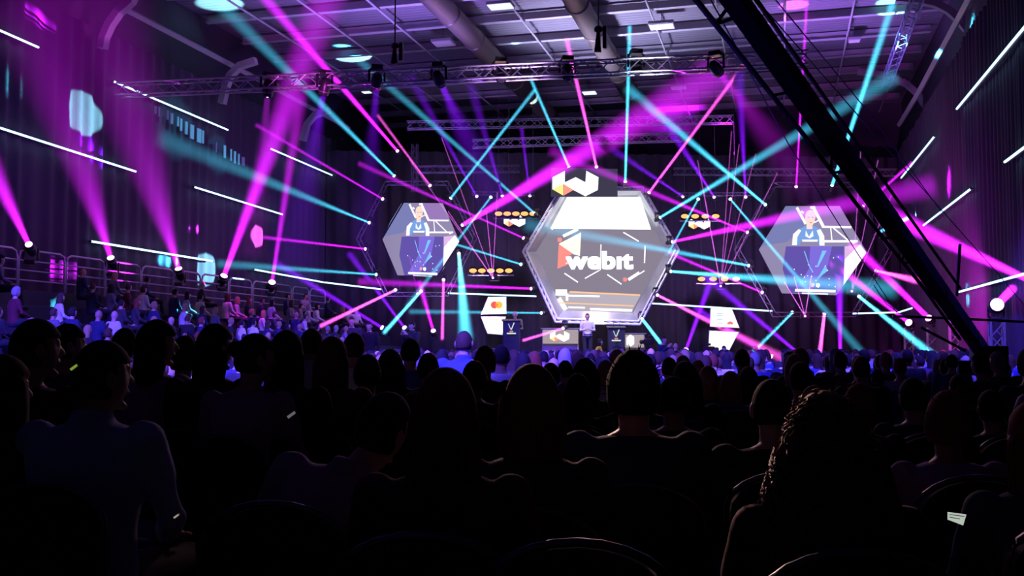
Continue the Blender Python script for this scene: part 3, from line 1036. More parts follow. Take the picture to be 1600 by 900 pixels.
# map the larger screen's picture onto the smaller one
def TL(x, y):
    fx = (x - 30) / 840.
    fy = (y - 112) / 690.
    return (597.5 + fx * 120.5, 317.5 + fy * 115)


side_screen(1270, 393, 39.6, -4, [(1186, 390), (1228, 322), (1312, 322), (1354, 394), (1307, 461), (1222, 458)], TR,
            'larger hexagonal side screen showing a speaker behind a lectern, beside the crane', (1272, 390, 116, 98), 'dark lamp ring of truss around the larger side screen')
side_screen(658, 375, 40.5, 18, [(597.5, 374), (631, 317), (692, 317.5), (718, 377), (683, 431), (621, 430)], TL,
            'smaller hexagonal side screen showing a speaker behind a lectern, near the raised seating', (651, 373, 88, 84), 'dark lamp ring of truss around the smaller side screen')


# small logos and blinders ---------------------------------------------
def small_logo(cx, cy, lab):
    pl = Plane(cx, cy, 41)
    t = thing('logo_sign', lab, 'sign', pl.at(cx, cy + 9))
    logo(pl, cx, cy, .47, t, 0)
    bm = bmesh.new()
    poly(bm, pl, [(cx - 19, cy - 11), (cx + 19, cy - 11), (cx + 19, cy + 11), (cx - 19, cy + 11)], -.05, .05)
    obj('backing_panel', bm, BLACK, t)


small_logo(804, 345, 'small ribbon logo sign under the five lamp blinder')
small_logo(1093, 349, 'small ribbon logo sign under the four lamp blinder')
AMB = emi('blinder_amber', (1, .42, .13), 1.7)


def blinder(px, py, n, sp, lab, lampcol=AMB):
    d = 39.5
    pl = Plane(px, py, d)
    x0 = px - (n - 1) * sp / 2
    t = thing('blinder_bar', lab, 'stage light', pl.at(px, py))
    bm = bmesh.new()
    tube(bm, [pl.at(x0 - 8, py + 7, -.1), pl.at(x0 + (n - 1) * sp + 8, py + 7, -.1)], .03, 6)
    obj('pipe', bm, ALU, t)
    for k in range(n):
        x = x0 + k * sp
        c = pl.at(x, py)
        bm = bmesh.new()
        tube(bm, [c - pl.n * .2, c - pl.n * .1, c], [.06, .14, .17], 12)
        obj('lamp_housing', bm, BLACK, t, True)
        bm = bmesh.new()
        ellipsoid(bm, c + pl.n * .02, (.15, .05, .085), 14, 8, Matrix.Rotation(YAW, 3, 'Z'))
        obj('lamp', bm, lampcol, t, True)
        bm = bmesh.new()
        tube(bm, [c + Vector((0, 0, -.1)), pl.at(x, py + 7, -.1)], .015, 4)
        obj('clamp', bm, BLACK, t)
    for x in (x0, x0 + (n - 1) * sp):
        c = pl.at(x, py + 6, -.1)
        bm = bmesh.new()
        tube(bm, [c, (c.x, c.y, 12.6)], .008, 4)
        obj('suspension_cable', bm, DALU, t)
    l = bpy.data.lights.new('blinder_light', 'AREA')
    l.shape = 'RECTANGLE'
    l.size = n * sp / F * d
    l.size_y = .1
    l.color = (1, .5, .2)
    l.energy = 45
    c = pl.at(px, py, .25)
    link_light('blinder_light', l, c, c + pl.n + Vector((0, 0, -.25)))


blinder(806, 334, 5, 13.5, 'upper blinder bar of five amber lamps beside the main hexagon')
blinder(767, 423, 5, 14, 'lower blinder bar of five amber lamps beside the smaller ring')
blinder(1094, 338, 4, 16, 'upper blinder bar of four amber lamps between hexagon and larger ring')
blinder(1123, 436, 4, 18, 'lower blinder bar of four amber lamps above the sponsor panels')

# sponsor panels --------------------------------------------------------
PANEL = emi('panel_white', (1, .96, .95), 1.25)
for pts, d, lab in (([(763, 464), (791, 464), (791, 490), (752, 491)], 41, 'white sponsor panel with overlapping red and yellow circles'),
                    ([(752, 495), (790, 495), (785, 523), (762, 521)], 41, 'plain white sponsor panel under the red and yellow circles'),
                    ([(1111, 482), (1143, 482), (1155, 512), (1110, 510)], 41, 'white sponsor panel with pale blue and small red emblems'),
                    ([(1109, 517), (1154, 519), (1139, 548), (1107, 547)], 41, 'lower white sponsor panel behind the cameramen')):
    cx = sum(p[0] for p in pts) / 4
    cy = sum(p[1] for p in pts) / 4
    pl = Plane(cx, cy, d)
    t = thing('sponsor_panel', lab, 'display panel', pl.at(cx, cy + 14), group='sponsor panels')
    bm = bmesh.new()
    poly(bm, pl, pts, 0, .12)
    obj('lit_face', bm, PANEL, t)
    bm = bmesh.new()
    poly(bm, pl, sc(pts, 1.04, (cx, cy)), -.03, .14)
    obj('frame', bm, DALU, t)

    def disc(x, y, r, m, name, off=.02):
        bm = bmesh.new()
        poly(bm, pl, [(x + r * math.cos(a * PI / 10), y + r * math.sin(a * PI / 10)) for a in range(20)], off, .012)
        obj(name, bm, m, t)
    if 'overlapping' in lab:
        disc(772.5, 476.5, 5.6, emi('circle_red', (.95, .12, .1), 1), 'red_circle')
        disc(779.5, 476.5, 5.6, emi('circle_yellow', (1, .55, .08), 1.1), 'yellow_circle', .03)
        disc(776, 476.5, 2.6, emi('circle_orange', (1, .3, .05), 1.1), 'orange_overlap', .04)
    if 'pale blue' in lab:
        bm = bmesh.new()
        for y in (490, 493, 499, 505):
            strip(bm, pl, (1120, y), (1129, y), 1.4, .03)
        obj('blue_emblem', bm, emi('emblem_blue', (.45, .62, .9), 1), t)
        bm = bmesh.new()
        for a in range(-3, 4):
            an = PI / 2 + a * .42
            strip(bm, pl, (1141 + 1 * math.cos(an), 507 - 1 * math.sin(an)), (1141 + 5 * math.cos(an), 507 - 5 * math.sin(an)), 1.5, .03)
        obj('red_emblem', bm, emi('emblem_red', (.9, .2, .25), 1), t)
    if 'plain white' in lab:
        bm = bmesh.new()
        strip(bm, pl, (762, 498), (780, 498.5), 1, .03)
        obj('caption', bm, emi('emblem_orange', (.9, .6, .45), 1), t)

# ------------------------------------------------------------------ stage deck and furniture
DK = 1.0
deck = bmesh.new()
pl = [P(560, 560, 36.2), P(1330, 560, 36.2), P(1330, 560, 43.5), P(560, 560, 43.5)]
extrude_poly(deck, [(p.x, p.y, DK) for p in pl], (0, 0, -1), DK - .01)
tag(obj('stage_deck', deck, pbr('stage_black', (.06, .05, .06), .5)), 'long dark stage platform in front of the hexagonal screens', 'stage')


def gz(px, d, z):
    p = P(px, 551, d)
    return Vector((p.x, p.y, z))


MR = Matrix.Rotation(YAW, 3, 'Z')


def counter(x0, x1, y0, y1, d, lab, hasl, facecol):
    pl = Plane((x0 + x1) / 2, y0, d)
    w = (x1 - x0) / F * d
    g = gz((x0 + x1) / 2, d + .3, 0)
    zt = P((x0 + x1) / 2, y0, d).z
    t = thing('stage_counter', lab, 'counter', (g.x, g.y, DK))
    bm = bmesh.new()
    box(bm, (g.x, g.y, (DK + zt) / 2), (w, .5, zt - DK), MR, .02)
    obj('body', bm, pbr('counter_body', (.25, .22, .25), .5), t)
    bm = bmesh.new()
    box(bm, (g.x, g.y, zt + .02), (w + .1, .6, .04), MR)
    obj('worktop', bm, DALU, t)
    bm = bmesh.new()
    poly(bm, pl, [(x0 + 1, y0 + 1), (x1 - 1, y0 + 1), (x1 - 1, y1), (x0 + 1, y1)], .08, .03)
    obj('front_screen', bm, facecol, t)
    if hasl == 2:
        logo(pl, (x0 + x1) / 2 - 1, (y0 + y1) / 2, .42, t, .11)
    if hasl == 1:
        bm = bmesh.new()
        cx, cy = x0 + 9, (y0 + y1) / 2
        poly(bm, pl, [(cx - 6, cy - 5), (cx, cy - 10), (cx + 6, cy - 6), (cx + 6, cy + 5), (cx, cy + 9), (cx - 6, cy + 6)], .11)
        obj('hexagon_emblem', bm, WHITE, t)


FC = emi('counter_screen', (.42, .34, .38), 1)
counter(847, 904, 514, 537, 38.8, 'wide counter with glowing ribbon logo beneath the hexagon', 2, FC)
counter(976, 1007, 522, 543, 38.8, 'counter with white hexagon emblem beside the star patterned lectern', 1, FC)


def lectern(px, y0, d, w, lab):
    g = gz(px, d, 0)
    zt = P(px, y0, d).z
    t = thing('lectern', lab, 'lectern', (g.x, g.y, DK))
    bm = bmesh.new()
    box(bm, (g.x, g.y, (DK + zt) / 2), (w, .42, zt - DK), MR, .02)
    obj('body', bm, pbr('lectern_navy', (.03, .03, .05), .3), t)
    bm = bmesh.new()
    box(bm, (g.x, g.y, zt + .02), (w + .08, .52, .04), MR @ Matrix.Rotation(R(8), 3, 'X'), .01)
    obj('top', bm, BLACKP, t)
    pl = Plane(px, y0, d - .3)
    s = w / .7
    bm = bmesh.new()
    for a, b, ww in (((-5, 5), (-1, 14), 1), ((5, 3), (0, 14), 1.5), ((-8, 20), (8, 20), 2), ((-3, 17), (3, 17), 1.2)):
        strip(bm, pl, (px + a[0] * s, y0 + a[1]), (px + b[0] * s, y0 + b[1]), ww, .03)
    obj('front_graphic', bm, emi('lectern_graphic', (.75, .9, .95), .9), t)  # print emits by itself, its brightness put into the colour
    bm = bmesh.new()
    strip(bm, pl, (px - 1.5, y0 + 17), (px + 1.5, y0 + 17), 3, .04)
    obj('red_emblem', bm, emi('lectern_red', (.9, .15, .15), .9), t)
    for sg in (-.1, .14):
        c = Vector((g.x, g.y, zt)) + MR @ Vector((sg, 0, 0))
        bm = bmesh.new()
        tube(bm, [c, c + Vector((0, .02, .2)), c + Vector((0, .12, .3))], .008, 5)
        obj('microphone', bm, BLACK, t)


lectern(799, 501, 37.4, .62, 'dark lectern in front of the presenter, printed with a star burst')
lectern(963, 512, 38, .62, 'unattended dark lectern beneath the hexagon, printed with a star burst')

# ------------------------------------------------------------------ camera crane
t = thing('camera_crane', 'black camera crane with a long boom crossing the picture', 'camera crane', gz(1538, 14, 0))
boomA, boomB = P(1105, -62, 6.3), P(1540, 556, 14)
bm = bmesh.new()
d, u, v = frame_of(boomB - boomA)
rings = []
for f in (0, .5, 1):
    c = boomA.lerp(boomB, f)
    w, h = .064 + .018 * f, .056 + .016 * f
    rings.append([c + u * w + v * h, c - u * w + v * h, c - u * w - v * h, c + u * w - v * h])
rings_to(bm, rings)
obj('boom', bm, BLACK, t)
sidev = RGT * .8 + Vector((0, 0, .6))
bm = bmesh.new()
tube(bm, [P(1140, -60, 6.3), P(1252, 100, 7.7), P(1340, 225, 9.2), P(1500, 450, 12.4)], .018, 6)
obj('upper_rail', bm, DALU, t)
bm = bmesh.new()
tube(bm, [P(1060, -35, 6.3), P(1170, 103, 7.6), P(1265, 222, 9), P(1356, 342, 10.5), P(1445, 452, 12.3), P(1500, 530, 13.6)], .022, 6)
obj('lower_rod', bm, BLACK, t)
for a, b, dd in (((1118, 38), (1165, 22), 7), ((1118, 38), (1140, 8), 7), ((1298, 270), (1322, 268), 9.5), ((1300, 235), (1298, 272), 9.4), ((1410, 412), (1425, 408), 11.6),
                 ((1410, 412), (1411, 386), 11.6), ((1375, 372), (1405, 372), 11), ((1205, 150), (1240, 142), 8.2)):
    bm = bmesh.new()
    tube(bm, [P(*a, dd), P(*b, dd)], .014, 6)
    obj('strut', bm, BLACK, t)
for f in (.22, .46, .7, .9):
    bm = bmesh.new()
    c = boomA.lerp(boomB, f)
    w = .064 + .018 * f
    box(bm, c, (w * 2.12, w * 1.9, .05), Matrix((u, v, d)).transposed(), .01)
    obj('clamp_collar', bm, BLACKP, t)
for pts in ([(1150, -35, 6.5), (1200, 20, 7), (1380, 225, 9.5), (1557, 425, 13), (1620, 500, 14)],
            [(1185, -35, 6.5), (1212, 0, 7), (1365, 185, 9.3), (1470, 330, 12)],
            [(1100, -20, 6.5), (1232, 225, 9.5), (1336, 390, 11.5), (1402, 490, 13.5)],
            [(1365, 445, 12), (1385, 475, 13), (1415, 497, 13.8)]):
    bm = bmesh.new()
    tube(bm, [P(*p) for p in pts], .0055, 5)
    obj('stay_cable', bm, BLACK, t)
bm = bmesh.new()
tube(bm, [P(1395, 494, 14), P(1500, 498, 14), P(1640, 505, 14)], .02, 6)
obj('pan_bar', bm, BLACK, t)
bm = bmesh.new()
tube(bm, [P(1440, 512, 13.6), P(1508, 548, 14)], .018, 6)
obj('tiller_bar', bm, BLACK, t)
bm = bmesh.new()
tube(bm, [P(1500, 382, 12.6), P(1495, 462, 13)], .02, 6)
obj('antenna_mast', bm, BLACK, t)
bm = bmesh.new()
tube(bm, [P(1440, 420, 12), P(1452, 460, 12.3), P(1478, 478, 12.7), P(1490, 500, 13)], .02, 6)
obj('cable_loop', bm, BLACK, t, True)
pb = gz(1538, 14, 0)
bm = bmesh.new()
tube(bm, [pb, pb + Vector((0, 0, 1.2))], [.16, .1], 12)
obj('pedestal', bm, BLACK, t, True)
for an in range(3):
    bm = bmesh.new()
    q = pb + Vector((math.cos(an * 2.1) * .7, math.sin(an * 2.1) * .7, .05))
    tube(bm, [pb + Vector((0, 0, .6)), q], .03, 6)
    obj('tripod_leg', bm, BLACK, t)
bm = bmesh.new()
box(bm, P(1545, 560, 14), (.42, .3, .34), MR, .02)
obj('pivot_head', bm, BLACK, t)
bm = bmesh.new()
d2 = (boomB - boomA).normalized()
tube(bm, [boomB, boomB + d2 * .9], .07, 8)
obj('rear_boom', bm, BLACK, t)
for k in range(3):
    bm = bmesh.new()
    c = boomB + d2 * (.5 + .16 * k)
    tube(bm, [c, c + d2 * .12], .2, 16)
    obj('counterweight', bm, BLACK, t, True)
bm = bmesh.new()
box(bm, P(1514, 575, 13.6), (.3, .08, .2), MR, .01)
obj('monitor', bm, BLACK, t)
bm = bmesh.new()
ellipsoid(bm, P(1528, 541, 13.5), (.014, .014, .014), 8, 6)
obj('red_indicator', bm, emi('red_led', (1, .05, .05), 3), t)

# ------------------------------------------------------------------ raised seating at the side
stand_m = pbr('stand_deck', (.05, .05, .07), .7)
t = thing('seating_stand', 'dark stepped seating stand along the draped wall', 'grandstand', (-16, 24, 0))
NST = 7
for k in range(NST):
    x1 = -12.0 - k * .83
    bm = bmesh.new()
    box(bm, (x1 - .415, 24.5, .2 + .2 * k), (.83, 29, .4 * (k + 1)), bev=.01)
    obj('step', bm, stand_m, t)
bm = bmesh.new()
box(bm, (-18.3, 24.5, 1.4), (1.0, 29, 2.8))
obj('top_walkway', bm, stand_m, t)
edges = [(-75, 27), (29, 101), (103, 163), (165, 219), (221, 270), (272, 313), (315, 356), (358, 393), (395, 424), (426, 455), (457, 482), (484, 508)]
rail_m = pbr('painted_rail', (.5, .47, .55), .45, .3)
xg = XL + 1.15
ordn = ['first', 'second', 'third', 'fourth', 'fifth', 'sixth', 'seventh', 'eighth', 'ninth', 'tenth', 'eleventh', 'twelfth']
for k, (a, b) in enumerate(edges):
    ytop = lambda x: 405.5 + x * .1385
    p, q = PX(a, ytop(a), xg), PX(b, ytop(b), xg)
    zt = 3.86
    zb = 2.82
    y0, y1 = p.y, q.y
    t = thing('guard_railing', 'grey round cornered guard rail section, %s along the top of the stand' % ordn[k], 'railing', (xg, (y0 + y1) / 2, zb), group='guard rails on the stand')
    r = .2
    bm = bmesh.new()
    pts = [(xg, y0, zb), (xg, y0, zt - r), (xg, y0 + r * .3, zt - r * .3), (xg, y0 + r, zt), (xg, y1 - r, zt), (xg, y1 - r * .3, zt - r * .3), (xg, y1, zt - r), (xg, y1, zb)]
    tube(bm, pts, .032, 6)
    obj('outer_frame', bm, rail_m, t, True)
    for z in (3.6, 3.36, 3.12):
        bm = bmesh.new()
        tube(bm, [(xg, y0, z), (xg, y1, z)], .02, 6)
        obj('cross_bar', bm, rail_m, t)

# cyan light stripes on the drape folds, built as added tinted strips
light_stripe_m = pbr('cyan_light_stripe', (.35, .6, .65), .6)
t = thing('wall_light_stripes', 'row of upright cyan light stripes modelled as strips on the draped wall', 'light_stripes', PX(310, 225, XL + .9))
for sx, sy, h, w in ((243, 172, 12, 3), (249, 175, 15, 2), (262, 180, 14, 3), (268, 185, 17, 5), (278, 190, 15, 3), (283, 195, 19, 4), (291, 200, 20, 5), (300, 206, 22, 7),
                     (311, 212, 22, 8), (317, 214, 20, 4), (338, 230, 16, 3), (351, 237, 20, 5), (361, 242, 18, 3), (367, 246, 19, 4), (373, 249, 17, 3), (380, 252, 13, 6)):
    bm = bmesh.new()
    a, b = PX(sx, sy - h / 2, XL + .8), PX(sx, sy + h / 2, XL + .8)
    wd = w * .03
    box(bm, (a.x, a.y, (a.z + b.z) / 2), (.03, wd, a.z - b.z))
    obj('light_stripe', bm, light_stripe_m, t)


# ------------------------------------------------------------------ people
def remesh(bm, voxel, name, smooth=2, it_f=.5):
    me = bpy.data.meshes.new(name + '_raw')
    bmesh.ops.recalc_face_normals(bm, faces=bm.faces)
    bm.to_mesh(me)
    bm.free()
    o = bpy.data.objects.new('tmp', me)
    COL.objects.link(o)
    m = o.modifiers.new('r', 'REMESH')
    m.mode = 'VOXEL'
    m.voxel_size = voxel
    m.use_smooth_shade = True
    if smooth:
        s = o.modifiers.new('s', 'SMOOTH')
        s.iterations = smooth
        s.factor = it_f
    dg = bpy.context.evaluated_depsgraph_get()
    out = bpy.data.meshes.new_from_object(o.evaluated_get(dg))
    out.name = name
    bpy.data.objects.remove(o)
    bpy.data.meshes.remove(me)
    for p in out.polygons:
        p.use_smooth = True
    return out


def loft(bm, rings, n=20, M=None, sq=2.3):
    rr = []
    for (x, y, z, rx, ry) in rings:
        ring = []
        for k in range(n):
            a = 2 * PI * k / n
            c, s = math.cos(a), math.sin(a)
            e = 2 / sq
            p = Vector((x + rx * math.copysign(abs(c) ** e, c), y + ry * math.copysign(abs(s) ** e, s), z))
            ring.append(M @ p if M is not None else p)
        rr.append(ring)
    rings_to(bm, rr)


def head_matrix(p):
    nb = Vector((0, .0, 1.06)) + Vector(p.get('head_off', (0, 0, 0)))
    return Matrix.Translation(nb) @ Matrix.Rotation(R(p.get('yaw', 0)), 4, 'Z') @ Matrix.Rotation(R(p.get('nod', 0)), 4, 'X') @ Matrix.Rotation(R(p.get('tilt', 0)), 4, 'Y') @ Matrix.Translation((0, 0, -1.06))


HC = Vector((0, .035, 1.205))


def add_head(bm, M, det=True):
    r = bmesh.ops.create_uvsphere(bm, u_segments=24, v_segments=18, radius=1)
    for v in r['verts']:
        x, y, z = v.co
        k = 1.0
        if z < 0:
            k = 1 - .32 * (-z) ** 1.4
        X = x * .076 * k
        Y = y * .094 * (1 - .12 * max(0, -z)) + (.012 * max(0, -z) if y > 0 else 0)
        if y > .5 and z > -.7:
            Y -= .006
        v.co = M @ (HC + Vector((X, Y, z * .118)))
    if not det:
        return
    T = lambda x, y, z: M @ Vector((x, y, z))
    capsule(bm, [T(0, .118, 1.225), T(0, .136, 1.19)], [.008, .014], 8)
    for sg in (-1, 1):
        ellipsoid(bm, T(sg * .079, .025, 1.2), (.012, .02, .032), 8, 8, M.to_3x3())
        ellipsoid(bm, T(sg * .03, .112, 1.222), (.012, .008, .008), 8, 6, M.to_3x3())
        capsule(bm, [T(sg * .015, .118, 1.238), T(sg * .045, .108, 1.24)], [.006, .005], 6)
    ellipsoid(bm, T(0, .12, 1.155), (.024, .009, .009), 10, 6, M.to_3x3())
    ellipsoid(bm, T(0, .105, 1.108), (.022, .018, .016), 10, 6, M.to_3x3())


def hand(bm, wrist, direction, down, side, s=1.0, lowres=False):
    """palm, four unequal bent fingers and a thumb leaving the side of the palm"""
    d = Vector(direction).normalized()
    n = Vector(down).normalized()
    w = d.cross(n).normalized() * side
    W = Vector(wrist)
    c = W + d * .05
    M = Matrix((w, d, n)).transposed()
    ellipsoid(bm, c, (.041 * s, .052 * s, .017 * s), 12, 8, M)
    if lowres:
        ellipsoid(bm, c + d * .07, (.035, .05, .015), 10, 6, M)
        return
    for i, (o, L) in enumerate(((-.03, .06), (-.01, .072), (.011, .068), (.031, .052))):
        a = W + d * .085 + w * o
        b = a + d * L * .5 + n * .008
        e = b + d * L * .42 + n * .024
        capsule(bm, [a - d * .02, a, b, e], [.0095, .0092, .0088, .0078], 8)
    a = W + d * .025 - w * .034
    b = a - w * .024 + d * .03
    e = b - w * .006 + d * .03 + n * .008
    capsule(bm, [a, b, e], [.012, .0105, .0088], 8)


def joints(p):
    if p.get('stand'):
        hip = .95
        J = dict(off=Vector((0, 0, hip - .52)),
                 legs=[[(s * .09, 0, .93), (s * .1, .02, .5), (s * .11, -.01, .09)] for s in (-1, 1)], foot=.14)
        A = p.get('arms', 'down')
        sh = [(s * .185, -.01, 1.43) for s in (-1, 1)]
        if A == 'down':
            arms = [[sh[i], (s * .25, -.02, 1.13), (s * .25, .08, .88)] for i, s in enumerate((-1, 1))]
        elif A == 'front':
            arms = [[sh[i], (s * .25, .02, 1.14), (s * .08, .24, 1.16)] for i, s in enumerate((-1, 1))]
        else:
            arms = [[sh[i], (s * .26, .1, 1.2), (s * .1, .28, 1.42)] for i, s in enumerate((-1, 1))]
        J['arms'] = arms
    else:
        J = dict(off=Vector((0, 0, 0)),
                 legs=[[(s * .09, .02, .53), (s * .13, .46, .52), (s * .12, .5, .09)] for s in (-1, 1)], foot=.14)
        J['arms'] = [[(s * .185, 0, 1.0), (s * .25, .07, .74), (s * .12, .3, .64)] for s in (-1, 1)]
    return J


def torso_rings(w, infl):
    i = infl
    return [(0, 0, .44, .13 * w + i, .10 + i), (0, .0, .52, .165 * w + i, .115 + i), (0, -.015, .62, .15 * w + i, .10 + i), (0, -.02, .72, .148 * w + i, .098 + i),
            (0, -.02, .82, .165 * w + i, .105 + i), (0, -.015, .92, .182 * w + i, .105 + i), (0, -.005, .985, .19 * w + i, .09 + i), (0, .0, 1.02, .165 * w + i, .07 + i),
            (0, .005, 1.045, .11 * w + i, .058 + i), (0, .005, 1.07, .062 + i * .6, .055 + i * .6)]


def lean_matrix(p):
    piv = Vector((0, 0, .5)) + (Vector((0, 0, .43)) if p.get('stand') else Vector())
    return Matrix.Translation(piv) @ Matrix.Rotation(R(p.get('lean', 0)), 4, 'Y') @ Matrix.Rotation(R(-p.get('fwd', 0)), 4, 'X') @ Matrix.Translation(-piv)


def person_meshes(p, vox=.011, det=True):
    w = p.get('w', 1.0)
    J = joints(p)
    O = Matrix.Translation(J['off'])
    LM = lean_matrix(p)
    HM = LM @ O @ head_matrix(p)
    out = {}
    # body
    bm = bmesh.new()
    loft(bm, torso_rings(w * .96, -.006), M=LM @ O)
    n0 = LM @ (J['off'] + Vector((0, .0, 1.03)))
    n1 = HM @ Vector((0, .02, 1.12))
    capsule(bm, [n0, n0.lerp(n1, .5), n1], [.06, .052, .055], 14)
    add_head(bm, HM, det)
    for i, s in enumerate((-1, 1)):
        a = [LM @ Vector((q[0] * (.6 + .4 * w), q[1], q[2])) for q in J['arms'][i]]
        m1, m2 = a[0].lerp(a[1], .5), a[1].lerp(a[2], .45)
        capsule(bm, [a[0], m1, a[1], m2, a[2]], [.052 * w, .047 * w, .037, .037, .025], 12)
        d = (a[2] - a[1]).normalized()
        if p.get('stand'):
            hand(bm, a[2], d, Vector((-s, 0, 0)), s, 1, not det)
        else:
            hand(bm, a[2], Vector((-s * .15, 1, -.02)), Vector((0, 0, -1)), s, 1, not det)
        l = [Vector(q) for q in J['legs'][i]]
        capsule(bm, [l[0], l[0].lerp(l[1], .5), l[1], l[1].lerp(l[2], .35), l[2]], [.09, .078, .055, .052, .035], 12)
        capsule(bm, [l[2] + Vector((0, -.03, -.04)), l[2] + Vector((s * .02, .13, -.055))], [.035, .03], 10)
    out['body'] = remesh(bm, vox * (.75 if det else 1), 'body', 1)
    # top
    bm = bmesh.new()
    th = p.get('cloth', .014)
    loft(bm, torso_rings(w, th)[:9] + [(0, .005, 1.055, .07 + th, .062 + th)], M=LM @ O)
    for i, s in enumerate((-1, 1)):
        a = [LM @ Vector((q[0] * (.6 + .4 * w), q[1], q[2])) for q in J['arms'][i]]
        if p.get('short'):
            tube(bm, [a[0], a[0].lerp(a[1], .3), a[0].lerp(a[1], .75)], [.066 * w, .066 * w, .064 * w], 12)
            ellipsoid(bm, a[0], (.066 * w, .066 * w, .066 * w), 12, 8)
        else:
            capsule(bm, [a[0], a[0].lerp(a[1], .5), a[1], a[1].lerp(a[2], .5), a[1].lerp(a[2], .9)], [.067 * w, .06 * w, .05, .047, .036], 12)
    if p.get('collar'):
        c0 = LM @ O @ Vector((0, .004, 1.06))
        c1 = LM @ O @ Vector((0, .01, 1.095))
        tube(bm, [c0, c1], [.074, .066], 16)
    out['top'] = remesh(bm, max(vox, .012), 'top', 2)
    # trousers
    bm = bmesh.new()
    loft(bm, [(0, 0, .42, .12 * w, .11), (0, 0, .5, .18 * w, .13), (0, 0, .58, .165 * w, .118)], M=O)
    for i, s in enumerate((-1, 1)):
        l = [Vector(q) for q in J['legs'][i]]
        tube(bm, [l[0], l[0].lerp(l[1], .5), l[1] + Vector((0, .01, 0)), l[1].lerp(l[2], .4), l[2] + Vector((0, 0, .02))], [.1, .09, .072, .066, .058], 12)
        ellipsoid(bm, l[1], (.072, .072, .072), 12, 8)
    out['trousers'] = remesh(bm, max(vox, .014), 'trousers', 2)
    # shoes
    for i, s in enumerate((-1, 1)):
        bm = bmesh.new()
        l = [Vector(q) for q in J['legs'][i]]
        capsule(bm, [l[2] + Vector((0, -.035, -.045)), l[2] + Vector((s * .01, .06, -.045)), l[2] + Vector((s * .02, .15, -.052))], [.043, .045, .034], 12)
        out['shoe%d' % i] = remesh(bm, max(vox, .012), 'shoe', 1)
    # hair
    hb = hair_mesh(p, HM, LM @ O, vox, det)
    if hb:
        out['hair'] = hb
    return out


